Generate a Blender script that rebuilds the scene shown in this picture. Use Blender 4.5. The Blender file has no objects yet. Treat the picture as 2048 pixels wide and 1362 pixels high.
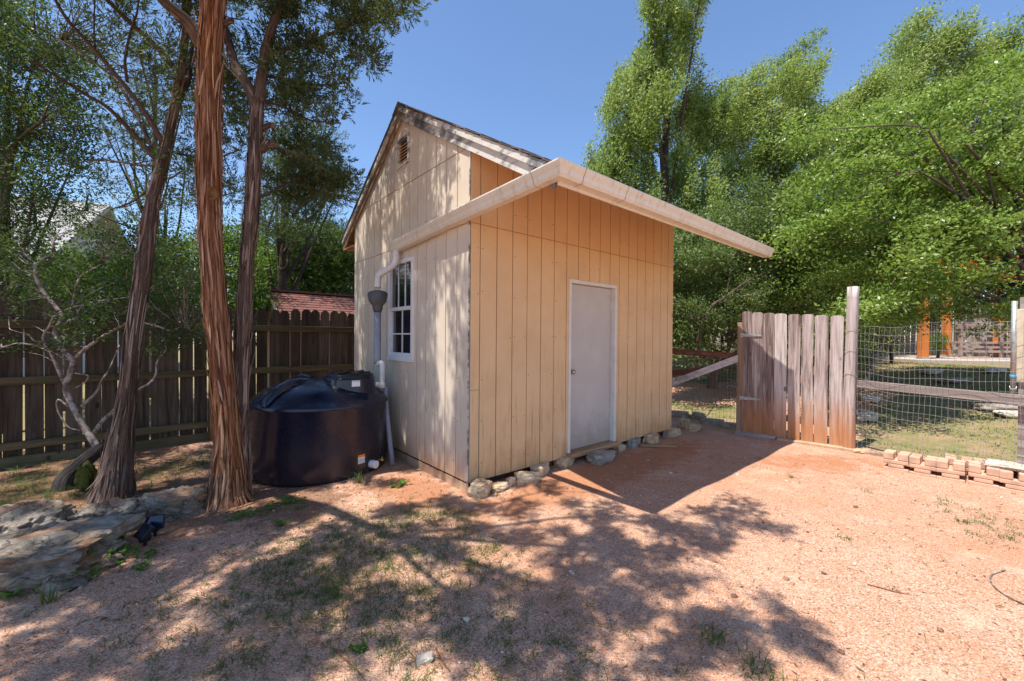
import bpy, math, random
import numpy as np
from mathutils import Matrix, Vector

rng = np.random.default_rng(11)
random.seed(11)
scene = bpy.context.scene
COL = scene.collection

# ------------------------------------------------------------------ survey frame
F_PX, PITCH, ROLL, CAM_Z = 829.735, .0087, .0085, 1.463
SHED_C = np.array([-.3961, 3.8731]); TH = .8641
FD = np.array([math.sin(TH), math.cos(TH)]); SD = np.array([-FD[1], FD[0]])
SUN_H = np.array([.328, .234])                 # ground shift of a shadow per metre of height (x, y)

def ray(px, py):
    a, b = px - 1024, py - 681
    c, s = math.cos(ROLL), math.sin(ROLL)
    u = c * a + s * b; v = -s * a + c * b
    x, z = u / F_PX, -v / F_PX
    return np.array([x, math.cos(PITCH) + z * math.sin(PITCH), z * math.cos(PITCH) - math.sin(PITCH)])

def sm(t):
    t = np.clip(t, 0, 1); return t * t * (3 - 2 * t)

def zg(x, y):
    """terrain height: flat yard, rising gently past the garden fence"""
    x = np.asarray(x, float); y = np.asarray(y, float)
    t = (x - 4.48) * .75 + (y - 5.49) * .66
    r = .86 * sm((t - .2) / 7.0)
    und = .012 * np.sin(x * 1.9 + .7) * np.sin(y * 1.4) + .008 * np.sin(x * 4.1 + y * 3.3)
    near = np.exp(-((x * x + (y - 3) ** 2) / 160.0))
    return r + und * near

def G(px, py, dz=0):
    d = ray(px, py); t = np.geomspace(.8, 120, 3000)
    gap = CAM_Z + d[2] * t - zg(d[0] * t, d[1] * t); i = max(1, int(np.argmax(gap < 0)))
    f = gap[i - 1] / (gap[i - 1] - gap[i] + 1e-12); P = d * (t[i - 1] + (t[i] - t[i - 1]) * f)
    return np.array([P[0], P[1], float(zg(P[0], P[1])) + dz])

def dep(px, py, Y):
    d = ray(px, py); P = d * (Y / d[1]); P[2] += CAM_Z; return P

def L2W(x, y):
    q = SHED_C + FD * x + SD * y; return q

def loc(P):
    q = np.asarray(P[:2]) - SHED_C; return np.array([q @ FD, q @ SD, P[2]])

def pl(px, py, axis, val):
    d = ray(px, py); n = FD if axis == 0 else SD
    t = (val + n @ SHED_C) / (n @ d[:2]); P = d * t
    q = P[:2] - SHED_C
    return np.array([q @ FD, q @ SD, P[2] + CAM_Z])

def onplane(px, py, A, B):
    """point on the upright plane through ground points A, B"""
    d = ray(px, py); A = np.asarray(A[:2]); B = np.asarray(B[:2]); e = B - A
    n = np.array([-e[1], e[0]]); t = (n @ A) / (n @ d[:2]); P = d * t; P[2] += CAM_Z
    return P

def project(P):
    P = np.asarray(P, float)
    X, Y, Z = P[..., 0], P[..., 1], P[..., 2] - CAM_Z
    y = Y * math.cos(PITCH) - Z * math.sin(PITCH); z = Z * math.cos(PITCH) + Y * math.sin(PITCH)
    y = np.where(y < .05, .05, y)
    u = X / y * F_PX; v = -z / y * F_PX
    c, s = math.cos(ROLL), math.sin(ROLL)
    return 1024 + c * u - s * v, 681 + s * u + c * v, Y > .06

def inpoly(x, y, poly):
    x = np.asarray(x, float); y = np.asarray(y, float)
    r = np.zeros(x.shape, bool); n = len(poly)
    for i in range(n):
        x1, y1 = poly[i]; x2, y2 = poly[(i + 1) % n]
        c = (y1 > y) != (y2 > y)
        with np.errstate(divide='ignore', invalid='ignore'):
            xi = (x2 - x1) * (y - y1) / (y2 - y1 + 1e-12) + x1
        r ^= c & (x < xi)
    return r

# ------------------------------------------------------------------ materials
def newmat(name):
    m = bpy.data.materials.new(name); m.use_nodes = True
    nt = m.node_tree; b = nt.nodes['Principled BSDF']
    return m, nt, b

def nd(nt, typ, **kw):
    n = nt.nodes.new(typ)
    for k, v in kw.items(): setattr(n, k, v)
    return n

def mapping(nt, src, scale=(1, 1, 1), rot=(0, 0, 0)):
    mp = nd(nt, 'ShaderNodeMapping'); mp.inputs['Scale'].default_value = scale
    mp.inputs['Rotation'].default_value = rot
    nt.links.new(src, mp.inputs['Vector']); return mp.outputs[0]

def pos(nt): return nd(nt, 'ShaderNodeNewGeometry').outputs['Position']
def objc(nt): return nd(nt, 'ShaderNodeTexCoord').outputs['Object']
def uvc(nt): return nd(nt, 'ShaderNodeTexCoord').outputs['UV']

def noise(nt, vec, scale, detail=4, rough=.55, dist=0):
    n = nd(nt, 'ShaderNodeTexNoise'); n.inputs['Scale'].default_value = scale
    n.inputs['Detail'].default_value = detail; n.inputs['Roughness'].default_value = rough
    n.inputs['Distortion'].default_value = dist
    nt.links.new(vec, n.inputs['Vector']); return n.outputs['Fac']

def voro(nt, vec, scale, feature='F1', out='Color'):
    n = nd(nt, 'ShaderNodeTexVoronoi'); n.feature = feature; n.inputs['Scale'].default_value = scale
    nt.links.new(vec, n.inputs['Vector']); return n.outputs[out]

def ramp(nt, fac, stops, interp='LINEAR'):
    r = nd(nt, 'ShaderNodeValToRGB'); r.color_ramp.interpolation = interp
    el = r.color_ramp.elements
    while len(el) < len(stops): el.new(.5)
    for e, (p, c) in zip(el, stops):
        e.position = p
        e.color = (c, c, c, 1) if isinstance(c, (int, float)) else (*c, 1)
    nt.links.new(fac, r.inputs['Fac']); return r.outputs['Color']

def mixc(nt, fac, a, b, blend='MIX'):
    n = nd(nt, 'ShaderNodeMix', data_type='RGBA', blend_type=blend)
    for s, v in ((n.inputs[0], fac), (n.inputs[6], a), (n.inputs[7], b)):
        if isinstance(v, bpy.types.NodeSocket): nt.links.new(v, s)
        elif isinstance(v, (int, float)) and s == n.inputs[0]: s.default_value = v
        else: s.default_value = (*v, 1) if len(v) == 3 else v
    return n.outputs[2]

def math_(nt, op, a, b=0.0, clamp=False):
    n = nd(nt, 'ShaderNodeMath', operation=op); n.use_clamp = clamp
    for s, v in ((n.inputs[0], a), (n.inputs[1], b)):
        if isinstance(v, bpy.types.NodeSocket): nt.links.new(v, s)
        else: s.default_value = v
    return n.outputs[0]

def bump(nt, b, h, strength, dist=.01, prev=None):
    n = nd(nt, 'ShaderNodeBump'); n.inputs['Strength'].default_value = strength
    n.inputs['Distance'].default_value = dist
    nt.links.new(h, n.inputs['Height'])
    if prev is not None: nt.links.new(prev, n.inputs['Normal'])
    nt.links.new(n.outputs[0], b.inputs['Normal']); return n.outputs[0]

def setp(b, color=None, rough=.7, metal=0, spec=.3):
    if color is not None: b.inputs['Base Color'].default_value = (*color, 1)
    b.inputs['Roughness'].default_value = rough; b.inputs['Metallic'].default_value = metal
    b.inputs['Specular IOR Level'].default_value = spec

def lk(nt, a, b): nt.links.new(a, b)

def m_plain(name, color, rough=.6, metal=0, spec=.3, var=.12, vs=14, bmp=.0, stops=None):
    m, nt, b = newmat(name); setp(b, color, rough, metal, spec)
    f = noise(nt, pos(nt), vs, 5, .6)
    c0 = tuple(max(0, c * (1 - var * 2)) for c in color); c1 = tuple(min(1, c * (1 + var * 1.6)) for c in color)
    lk(nt, ramp(nt, f, stops or [(.25, c0), (.5, color), (.78, c1)]), b.inputs['Base Color'])
    if bmp: bump(nt, b, noise(nt, pos(nt), vs * 4, 5, .65), bmp, .01)
    return m

def m_leaf(name, c0, c1, c2, trans=.35, rough=.45, spec=.35, clump=1.3):
    m, nt, b = newmat(name)
    g = nd(nt, 'ShaderNodeNewGeometry')
    r = g.outputs['Random Per Island']; p = g.outputs['Position']
    n = noise(nt, p, clump, 2, .5)
    f = math_(nt, 'ADD', math_(nt, 'MULTIPLY', r, .55), math_(nt, 'MULTIPLY', n, .75))
    f = math_(nt, 'SUBTRACT', f, .15, True)
    col = ramp(nt, f, [(.15, c0), (.5, c1), (.9, c2)])
    lk(nt, col, b.inputs['Base Color']); setp(b, None, rough, 0, spec)
    t = nd(nt, 'ShaderNodeBsdfTranslucent')
    lk(nt, mixc(nt, .5, col, (.30, .42, .05), 'MIX'), t.inputs['Color'])
    mx = nd(nt, 'ShaderNodeMixShader'); mx.inputs[0].default_value = trans
    lk(nt, b.outputs[0], mx.inputs[1]); lk(nt, t.outputs[0], mx.inputs[2])
    lk(nt, mx.outputs[0], nt.nodes['Material Output'].inputs['Surface'])
    return m

def m_bark(name, dark, mid, light, red, us=46, vs=2.0, b_=1.0):
    m, nt, b = newmat(name); setp(b, None, .9, 0, .15)
    u = mapping(nt, uvc(nt), (us, vs, 1))
    n1 = noise(nt, u, 1.0, 7, .68, .6)
    n2 = noise(nt, mapping(nt, uvc(nt), (us * 2.6, vs * 3, 1)), 1.0, 4, .6, .3)
    big = noise(nt, mapping(nt, uvc(nt), (5, 1.1, 1)), 1.0, 3, .5)
    col = ramp(nt, n1, [(.28, dark), (.45, mid), (.6, light), (.75, mid)])
    col = mixc(nt, ramp(nt, big, [(.42, 0.0), (.62, 1.0)]), col, ramp(nt, n1, [(.3, dark), (.5, red), (.7, light)]))
    col = mixc(nt, ramp(nt, n2, [(.3, .55), (.5, 0.0)]), col, tuple(c * .5 for c in dark))
    n4 = noise(nt, mapping(nt, uvc(nt), (us * .7, vs * 4.5, 1)), 1.0, 6, .72, 1.5)
    col = mixc(nt, ramp(nt, n4, [(.55, 0.0), (.66, .8)]), col, tuple(min(1, c * 1.25) for c in light))
    col = mixc(nt, ramp(nt, n4, [(.30, .85), (.41, 0.0)]), col, tuple(c * .45 for c in dark))
    lk(nt, col, b.inputs['Base Color'])
    bump(nt, b, math_(nt, 'ADD', math_(nt, 'ADD', n1, math_(nt, 'MULTIPLY', n2, .5)), math_(nt, 'MULTIPLY', n4, .6)), b_, .03)
    return m

def m_wood(name, c0, c1, c2, axis=2, stain=None, rough=.85, grain=26, mossy=None):
    """weathered lumber, grain along one axis, tint differing per board"""
    m, nt, b = newmat(name); setp(b, None, rough, 0, .2)
    sc = [grain, grain, grain]; sc[axis] = grain * .055
    P = objc(nt)
    oi = nd(nt, 'ShaderNodeObjectInfo').outputs['Random']
    off = nd(nt, 'ShaderNodeCombineXYZ')
    for k in range(3): lk(nt, math_(nt, 'MULTIPLY', oi, 37.0 + 11 * k), off.inputs[k])
    va = nd(nt, 'ShaderNodeVectorMath', operation='ADD'); lk(nt, P, va.inputs[0]); lk(nt, off.outputs[0], va.inputs[1])
    V = va.outputs[0]
    n1 = noise(nt, mapping(nt, V, sc), 1.0, 7, .62, .8)
    n2 = noise(nt, mapping(nt, V, [s * .16 for s in sc]), 1.0, 3, .5, .5)
    f = math_(nt, 'ADD', math_(nt, 'MULTIPLY', n1, .6), math_(nt, 'MULTIPLY', n2, .4))
    f = math_(nt, 'ADD', f, math_(nt, 'MULTIPLY', math_(nt, 'SUBTRACT', oi, .5), .22))
    col = ramp(nt, f, [(.38, c0), (.5, c1), (.62, c2)])
    col = mixc(nt, ramp(nt, voro(nt, mapping(nt, V, (5, 5, 2.4)), 1.0, 'F1', 'Distance'), [(.06, .75), (.12, 0.0)]), col, tuple(c * .35 for c in c0))
    n3 = noise(nt, mapping(nt, V, [s * .45 for s in sc]), 1.0, 5, .7, 1.2)
    col = mixc(nt, ramp(nt, n3, [(.54, 0.0), (.66, .72)]), col, tuple(c * .8 for c in c0))
    if mossy:
        col = mixc(nt, ramp(nt, noise(nt, V, 3.5, 4), [(.5, 0.0), (.7, .6)]), col, mossy)
    if stain:
        sx = nd(nt, 'ShaderNodeSeparateXYZ'); lk(nt, pos(nt), sx.inputs[0])
        h = math_(nt, 'ADD', sx.outputs[2], math_(nt, 'MULTIPLY', math_(nt, 'SUBTRACT', noise(nt, mapping(nt, V, (14, 14, 1.6)), 1.0, 3), .5), .5))
        col = mixc(nt, ramp(nt, h, [(stain[1], .8), (stain[2], 0.0)]), col, stain[0])
    lk(nt, col, b.inputs['Base Color'])
    bump(nt, b, n1, .45, .006)
    return m

def m_rock(name, c0, c1, c2, s=5.0, red=None, crack=0):
    m, nt, b = newmat(name); setp(b, None, .92, 0, .2)
    P = pos(nt)
    n1 = noise(nt, P, s, 8, .66, .6); n2 = noise(nt, P, s * 6, 5, .7)
    v = voro(nt, P, s * 5, 'DISTANCE_TO_EDGE', 'Distance')
    f = math_(nt, 'ADD', math_(nt, 'MULTIPLY', n1, .75), math_(nt, 'MULTIPLY', n2, .25))
    col = ramp(nt, f, [(.3, c0), (.47, c1), (.66, c2)])
    if red: col = mixc(nt, ramp(nt, noise(nt, P, s * .7, 4), [(.52, 0.0), (.66, .8)]), col, red)
    lk(nt, col, b.inputs['Base Color'])
    pr = bump(nt, b, n2, .6, .012); pr = bump(nt, b, n1, .8, .05, pr)
    if crack:
        w = nd(nt, 'ShaderNodeVectorMath', operation='ADD'); lk(nt, mapping(nt, P, (1, 1, 2.2)), w.inputs[0])
        nn = nd(nt, 'ShaderNodeTexNoise'); nn.inputs['Scale'].default_value = 6; nn.inputs['Detail'].default_value = 4; lk(nt, P, nn.inputs['Vector'])
        sc = nd(nt, 'ShaderNodeVectorMath', operation='SCALE'); sc.inputs['Scale'].default_value = .35; lk(nt, nn.outputs['Color'], sc.inputs[0]); lk(nt, sc.outputs[0], w.inputs[1])
        e = voro(nt, w.outputs[0], crack, 'DISTANCE_TO_EDGE', 'Distance')
        cr = ramp(nt, e, [(.0, 0.0), (.03, 1.0)]); bump(nt, b, cr, .5, .02, pr)
        pit = voro(nt, w.outputs[0], crack * 5, 'F1', 'Distance')
        c2_ = mixc(nt, ramp(nt, e, [(.0, .7), (.014, 0.0)]), col, tuple(c * .6 for c in c0)); c2_ = mixc(nt, ramp(nt, pit, [(.06, .6), (.13, 0.0)]), c2_, tuple(c * .8 for c in c0))
        lk(nt, c2_, b.inputs['Base Color'])
    return m

# ------------------------------------------------------------------ mesh helpers
class MB:
    def __init__(s): s.v = []; s.f = []; s.m = []; s.uv = []; s.sm = []
    def add(s, verts, faces, mi=0, uv=None, smooth=False):
        o = len(s.v); s.v.extend([tuple(map(float, p)) for p in verts])
        for k, f in enumerate(faces):
            s.f.append(tuple(o + i for i in f)); s.m.append(mi); s.sm.append(smooth)
            s.uv.append(uv[k] if uv else None)
    def box(s, lo, hi, mi=0):
        x0, y0, z0 = lo; x1, y1, z1 = hi
        s.add([(x0, y0, z0), (x1, y0, z0), (x1, y1, z0), (x0, y1, z0), (x0, y0, z1), (x1, y0, z1), (x1, y1, z1), (x0, y1, z1)],
              [(0, 3, 2, 1), (4, 5, 6, 7), (0, 1, 5, 4), (1, 2, 6, 5), (2, 3, 7, 6), (3, 0, 4, 7)], mi)
    def obox(s, A, B, w, h, up=(0, 0, 1), mi=0, jit=0):
        """beam from A to B with width w (sideways) and height h (along up)"""
        A = np.array(A, float); B = np.array(B, float); d = B - A; d /= np.linalg.norm(d)
        u = np.array(up, float); sd = np.cross(d, u); sd /= np.linalg.norm(sd) + 1e-9; u = np.cross(sd, d)
        V = []
        for P in (A, B):
            for a, b in ((-1, -1), (1, -1), (1, 1), (-1, 1)):
                V.append(P + sd * a * w / 2 + u * b * h / 2 + (rng.normal(0, jit, 3) if jit else 0))
        s.add(V, [(0, 1, 2, 3), (7, 6, 5, 4), (0, 4, 5, 1), (1, 5, 6, 2), (2, 6, 7, 3), (3, 7, 4, 0)], mi)
    def prism(s, poly, A, d, mi=0):
        """polygon (list of 3-D points) swept by vector d"""
        n = len(poly); d = np.array(d, float)
        V = [np.array(p, float) for p in poly] + [np.array(p, float) + d for p in poly]
        s.add(V, [tuple(range(n - 1, -1, -1)), tuple(range(n, 2 * n))] + [(i, (i + 1) % n, n + (i + 1) % n, n + i) for i in range(n)], mi)
    def tube(s, pts, rad, seg=10, mi=0, cap=True, ridge=0.0, rfreq=9, seed=0, smooth=True, sub=1, vscale=1.0):
        pts = np.array(pts, float); rad = np.array(rad, float) if np.ndim(rad) else np.full(len(pts), float(rad))
        if sub > 1: pts, rad = spline(pts, rad, sub)
        n = len(pts)
        T = np.gradient(pts, axis=0); T /= np.linalg.norm(T, axis=1)[:, None] + 1e-9
        ref = np.array([0, 0, 1.0]) if abs(T[0][2]) < .9 else np.array([1.0, 0, 0])
        U = np.cross(T[0], ref); U /= np.linalg.norm(U)
        L = np.concatenate([[0], np.cumsum(np.linalg.norm(np.diff(pts, axis=0), axis=1))])
        V = []; ang = np.linspace(0, 2 * math.pi, seg, endpoint=False)
        r2 = np.random.default_rng(seed); ph = r2.uniform(0, 6.28, (6,)); fr = r2.integers(max(2, rfreq - 4), rfreq + 8, 6)
        tw = r2.uniform(-1.6, 1.6, 6)
        for i in range(n):
            U = U - T[i] * (U @ T[i]); U /= np.linalg.norm(U) + 1e-9; W = np.cross(T[i], U)
            rr = np.full(seg, rad[i])
            if ridge:
                w = sum((1 - 1.6 * np.abs(np.sin((ang * fr[k] + ph[k] + tw[k] * L[i] + .9 * np.sin(L[i] * (1.3 + k) + ph[k])) * .5 * 2 / 2))) for k in range(6)) / 3.0
                rr = rr * (1 + ridge * w)
            V.append(pts[i] + np.outer(rr * np.cos(ang), U) + np.outer(rr * np.sin(ang), W))
        V = np.concatenate(V); Fc = []; uv = []
        for i in range(n - 1):
            for j in range(seg):
                k = (j + 1) % seg
                Fc.append((i * seg + j, i * seg + k, (i + 1) * seg + k, (i + 1) * seg + j))
                u0, u1 = j / seg, (j + 1) / seg
                uv.append([(u0, L[i] * vscale), (u1, L[i] * vscale), (u1, L[i + 1] * vscale), (u0, L[i + 1] * vscale)])
        s.add(V, Fc, mi, uv, smooth)
        if cap:
            o = len(s.v) - len(V)
            for ring, rev in ((0, True), (n - 1, False)):
                f = [o + ring * seg + j for j in range(seg)]
                s.f.append(tuple(f[::-1] if rev else f)); s.m.append(mi); s.sm.append(False); s.uv.append(None)
    def lathe(s, prof, c, seg=48, mi=0, smooth=True, axis='z', a0=0, a1=2 * math.pi):
        n = len(prof); V = []; Fc = []
        for r, h in prof:
            for j in range(seg):
                a = 2 * math.pi * j / seg
                p = (r * math.cos(a), r * math.sin(a), h)
                if axis == 'y': p = (p[0], -p[2], p[1])
                if axis == 'x': p = (p[2], p[0], p[1])
                V.append((c[0] + p[0], c[1] + p[1], c[2] + p[2]))
        for i in range(n - 1):
            for j in range(seg):
                k = (j + 1) % seg
                Fc.append((i * seg + j, i * seg + k, (i + 1) * seg + k, (i + 1) * seg + j))
        s.add(V, Fc, mi, None, smooth)
    def build(s, name, mats, parent=None, loc=None, rotz=0, bevel=0, bseg=2, auto=None):
        me = bpy.data.meshes.new(name)
        me.from_pydata(s.v, [], s.f)
        mats = mats if isinstance(mats, (list, tuple)) else [mats]
        for m in mats: me.materials.append(m)
        me.polygons.foreach_set('material_index', s.m)
        me.polygons.foreach_set('use_smooth', s.sm)
        if any(u is not None for u in s.uv):
            uvl = me.uv_layers.new(name='UVMap'); arr = []
            for f, u in zip(s.f, s.uv):
                for k in range(len(f)):
                    arr.extend(u[k] if u is not None and k < len(u) else (0, 0))
            uvl.data.foreach_set('uv', arr)
        me.validate(); me.update()
        o = bpy.data.objects.new(name, me); COL.objects.link(o)
        if parent is not None: o.parent = parent
        if loc is not None: o.location = loc
        o.rotation_euler[2] = rotz
        if bevel:
            b = o.modifiers.new('bevel', 'BEVEL'); b.width = bevel; b.segments = bseg; b.limit_method = 'ANGLE'; b.angle_limit = .6
            b.harden_normals = False
        return o

def spline(pts, rad, sub):
    pts = np.array(pts, float); rad = np.array(rad, float); n = len(pts)
    P = np.vstack([2 * pts[0] - pts[1], pts, 2 * pts[-1] - pts[-2]]); R = np.concatenate([[rad[0]], rad, [rad[-1]]])
    o = []; q = []
    for i in range(1, n):
        for k in range(sub):
            t = k / sub
            a, b, c, d = P[i - 1], P[i], P[i + 1], P[i + 2]
            o.append(.5 * ((2 * b) + (-a + c) * t + (2 * a - 5 * b + 4 * c - d) * t * t + (-a + 3 * b - 3 * c + d) * t ** 3))
            q.append(R[i] + (R[i + 1] - R[i]) * t)
    o.append(pts[-1]); q.append(rad[-1])
    return np.array(o), np.array(q)

def npmesh(name, V, quads, mat, parent=None, tris=None):
    me = bpy.data.meshes.new(name); nv = len(V)
    me.vertices.add(nv); me.vertices.foreach_set('co', np.ascontiguousarray(V, dtype=np.float32).ravel())
    k = quads.shape[1]; nf = len(quads)
    me.loops.add(nf * k); me.loops.foreach_set('vertex_index', quads.astype(np.int32).ravel())
    me.polygons.add(nf); me.polygons.foreach_set('loop_start', np.arange(0, nf * k, k, dtype=np.int32))
    me.materials.append(mat); me.update(calc_edges=True)
    o = bpy.data.objects.new(name, me); COL.objects.link(o)
    if parent is not None: o.parent = parent
    return o

def empty(name, at, label, cat, group=None, rotz=0, kind=None):
    o = bpy.data.objects.new(name, None); COL.objects.link(o); o.empty_display_size = .1
    o.location = tuple(float(a) for a in at); o.rotation_euler[2] = rotz
    tag(o, label, cat, group, kind); return o

def tag(o, label=None, cat=None, group=None, kind=None):
    if label: o['label'] = label
    if cat: o['category'] = cat
    if group: o['group'] = group
    if kind: o['kind'] = kind
    return o

def rel(o, P):
    """world point(s) to coordinates of an unrotated empty"""
    return np.asarray(P, float) - np.array(o.location)

def unit(a): return a / (np.linalg.norm(a, axis=-1, keepdims=True) + 1e-9)

def leaves(P, D, N, L, W, fold=.15):
    """rhombic leaves folded on the midrib; P base, D direction, N normal"""
    S = unit(np.cross(D, N)); N = np.cross(S, D)
    L = L[:, None]; W = W[:, None]
    m = P + D * L * .45
    V = np.stack([P, m + S * W * .5 + N * W * fold, P + D * L, m - S * W * .5 + N * W * fold], 1).reshape(-1, 3)
    q = np.arange(len(P) * 4).reshape(-1, 4)
    return V, q

def scatter(C, R, n, L, W, bias=(0, 0, 0), out=.6, upn=.7, flat=1.0, shell=.5, seed=1, elong=None):
    """leaf cloud round clump centres C (k,3) with radii R (k,)"""
    r = np.random.default_rng(seed); k = len(C)
    cnt = np.maximum(4, (n * (R / R.mean()) ** 2).astype(int)); idx = np.repeat(np.arange(k), cnt); m = len(idx)
    d = unit(r.normal(size=(m, 3))); rad = r.uniform(0, 1, m) ** shell
    stretch = r.uniform(.7, 1.45, (k, 3)); stretch[:, 2] *= flat
    P = C[idx] + d * stretch[idx] * (rad * R[idx])[:, None]
    if elong is not None: P = P + np.array(elong) * (r.normal(0, .9, m) * R[idx])[:, None]
    D = unit(d * out + r.normal(size=(m, 3)) * .6 + np.array(bias))
    N = unit(r.normal(size=(m, 3)) * .6 + np.array([0, 0, upn]))
    return leaves(P, D, N, L * r.uniform(.6, 1.3, m), W * r.uniform(.7, 1.25, m))

def sprays(C, R, n, L, seed=1, up=.35, twigs=7, W=.011):
    """juniper: every spray is a short axis with thin scale-leaf fingers both sides"""
    r = np.random.default_rng(seed); k = len(C)
    cnt = np.maximum(3, (n * (R / R.mean()) ** 2).astype(int)); idx = np.repeat(np.arange(k), cnt); m = len(idx)
    d = unit(r.normal(size=(m, 3))); rad = r.uniform(0, 1, m) ** .6
    st = r.uniform(.65, 1.5, (k, 3)); st[:, 2] *= .75
    P = C[idx] + d * st[idx] * (rad * R[idx])[:, None]
    A = unit(d * .8 + r.normal(size=(m, 3)) * .45 + np.array([0, 0, up]))
    Sd = unit(np.cross(A, r.normal(size=(m, 3)))); Ls = L * r.uniform(.6, 1.4, m)
    Vs, Qs, o = [], [], 0
    for t in range(twigs):
        f = t / (twigs - 1); sgn = -1 if t % 2 else 1
        B = P + A * (Ls * f * .8)[:, None]
        D = unit(A + Sd * sgn * (.9 - .5 * f) + r.normal(size=(m, 3)) * .25)
        V, q = leaves(B, D, unit(r.normal(size=(m, 3))), Ls * (.62 - .25 * f), np.full(m, W) * r.uniform(.7, 1.4, m), .1)
        Vs.append(V); Qs.append(q + o); o += len(V)
    return np.concatenate(Vs), np.concatenate(Qs)

def fill(poly, y0, y1, n, seed=1, power=1.0):
    """n points filling the block of air seen through an outline, between two distances"""
    r = np.random.default_rng(seed); xs = [p[0] for p in poly]; ys = [p[1] for p in poly]; out = []
    while len(out) < n:
        a = r.uniform(min(xs), max(xs), 400); b = r.uniform(min(ys), max(ys), 400)
        ok = inpoly(a, b, poly)
        for x, y in zip(a[ok], b[ok]):
            out.append(dep(x, y, y0 + (y1 - y0) * r.uniform() ** power))
    return np.array(out[:n])

def twig_mesh(mb, pts, skel, r0, seed=0, seg=5):
    """thin twigs from each clump to the nearest limb point"""
    r = np.random.default_rng(seed); skel = np.array(skel)
    for c in pts:
        d = np.linalg.norm(skel - c, axis=1) + .7 * np.maximum(0, skel[:, 2] - c[2] + .1)
        s = skel[np.argmin(d)]; ln = np.linalg.norm(c - s)
        mid = (s + c) / 2 + r.normal(0, .06 * ln, 3) + np.array([0, 0, .04 * ln])
        mb.tube([s, s * .6 + mid * .4 + r.normal(0, .03 * ln, 3), mid, c], [r0, r0 * .8, r0 * .55, r0 * .22], seg, sub=2, cap=False)

def rock(name, c, size, seed, mat, rot=0, parent=None, sub=4, rough=.28, boxy=.5, lay=0.0, up=0):
    """angular stone: an inflated cube pushed about by layered noise"""
    from mathutils import noise as mn
    n = 2 ** sub; V = {}; vs = []; fs = []
    def vid(p):
        k = tuple(np.round(p, 6))
        if k not in V: V[k] = len(vs); vs.append(np.array(p, float))
        return V[k]
    for ax in range(3):
        for sg in (-1, 1):
            for i in range(n):
                for j in range(n):
                    q = []
                    for di, dj in ((0, 0), (1, 0), (1, 1), (0, 1)):
                        a = -1 + 2 * (i + di) / n; b = -1 + 2 * (j + dj) / n
                        p = [0, 0, 0]; p[ax] = sg; p[(ax + 1) % 3] = a; p[(ax + 2) % 3] = b; q.append(vid(p))
                    fs.append(tuple(q if sg > 0 else q[::-1]))
    vs = np.array(vs); sp = unit(vs); base = vs * boxy * .8 + sp * (1 - boxy)
    off = Vector((seed * 7.13, seed * 3.7, seed * 1.9)); out = []
    cr, sr = math.cos(rot), math.sin(rot)
    for p, b in zip(sp, base):
        q = Vector(p) * 1.1 + off
        d = 1 + rough * mn.noise(q) + rough * .5 * mn.noise(q * 2.3) + rough * .3 * mn.noise(q * 5.1) + rough * .16 * mn.noise(q * 11) - rough * .22 * max(0, .25 - abs(mn.noise(q * 3.1 + Vector((9, 2, 5))))) * 2
        if lay: d += lay * abs(mn.noise(Vector((p[0] * 1.2, p[1] * 1.2, p[2] * 6)) + off))
        w = b * d * np.array(size) * .5
        out.append((w[0] * cr - w[1] * sr, w[0] * sr + w[1] * cr, w[2]))
    mb = MB(); mb.add(out, fs, 0, None, True)
    return mb.build(name, mat, parent, loc=tuple(c))

# ------------------------------------------------------------------ palette
M = {}
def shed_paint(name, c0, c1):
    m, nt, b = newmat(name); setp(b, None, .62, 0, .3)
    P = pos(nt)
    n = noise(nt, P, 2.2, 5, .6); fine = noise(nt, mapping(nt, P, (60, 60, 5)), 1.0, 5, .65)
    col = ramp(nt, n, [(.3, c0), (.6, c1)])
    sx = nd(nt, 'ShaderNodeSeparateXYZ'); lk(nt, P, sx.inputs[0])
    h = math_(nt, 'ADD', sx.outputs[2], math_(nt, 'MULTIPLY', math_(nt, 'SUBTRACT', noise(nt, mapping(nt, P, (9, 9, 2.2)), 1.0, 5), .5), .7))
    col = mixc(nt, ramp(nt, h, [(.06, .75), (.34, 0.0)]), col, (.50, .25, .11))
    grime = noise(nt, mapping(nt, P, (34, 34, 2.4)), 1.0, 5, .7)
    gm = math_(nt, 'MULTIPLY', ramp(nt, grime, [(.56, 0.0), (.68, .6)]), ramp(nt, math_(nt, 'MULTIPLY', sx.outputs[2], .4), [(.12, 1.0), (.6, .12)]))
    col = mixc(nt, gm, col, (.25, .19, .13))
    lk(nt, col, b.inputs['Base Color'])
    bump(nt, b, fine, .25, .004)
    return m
M['paint'] = shed_paint('bounce_tinted_tan_paint', (.70, .455, .235), (.78, .525, .285))  # warm bounce light on the front wall is put into this colour
M['sidelit'] = shed_paint('side_light_tinted_paint', (.63, .52, .405), (.71, .60, .475))  # same paint, paler and greyer: the side wall's light put into the colour
M['groove'] = m_plain('groove_paint', (.36, .24, .14), .8, var=.15)
M['nail'] = m_plain('nail_rust', (.09, .045, .03), .7, .3)
M['trimwhite'] = m_plain('white_trim', (.72, .69, .64), .5, var=.06, vs=8)
M['vinyl'] = m_plain('white_vinyl', (.74, .74, .75), .4, var=.04)
def gutterm():
    m, nt, b = newmat('gutter_enamel'); setp(b, None, .42, 0, .4); P = pos(nt)
    n = noise(nt, mapping(nt, P, (16, 16, 3)), 1.0, 6, .7); k = noise(nt, P, 1.4, 3)
    col = ramp(nt, k, [(.3, (.72, .645, .53)), (.7, (.79, .725, .62))])
    col = mixc(nt, ramp(nt, n, [(.52, 0.0), (.72, .55)]), col, (.36, .27, .20)); lk(nt, col, b.inputs['Base Color'])
    bump(nt, b, noise(nt, P, 3.5, 3), .15, .03); return m
M['gutter'] = gutterm()
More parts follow.
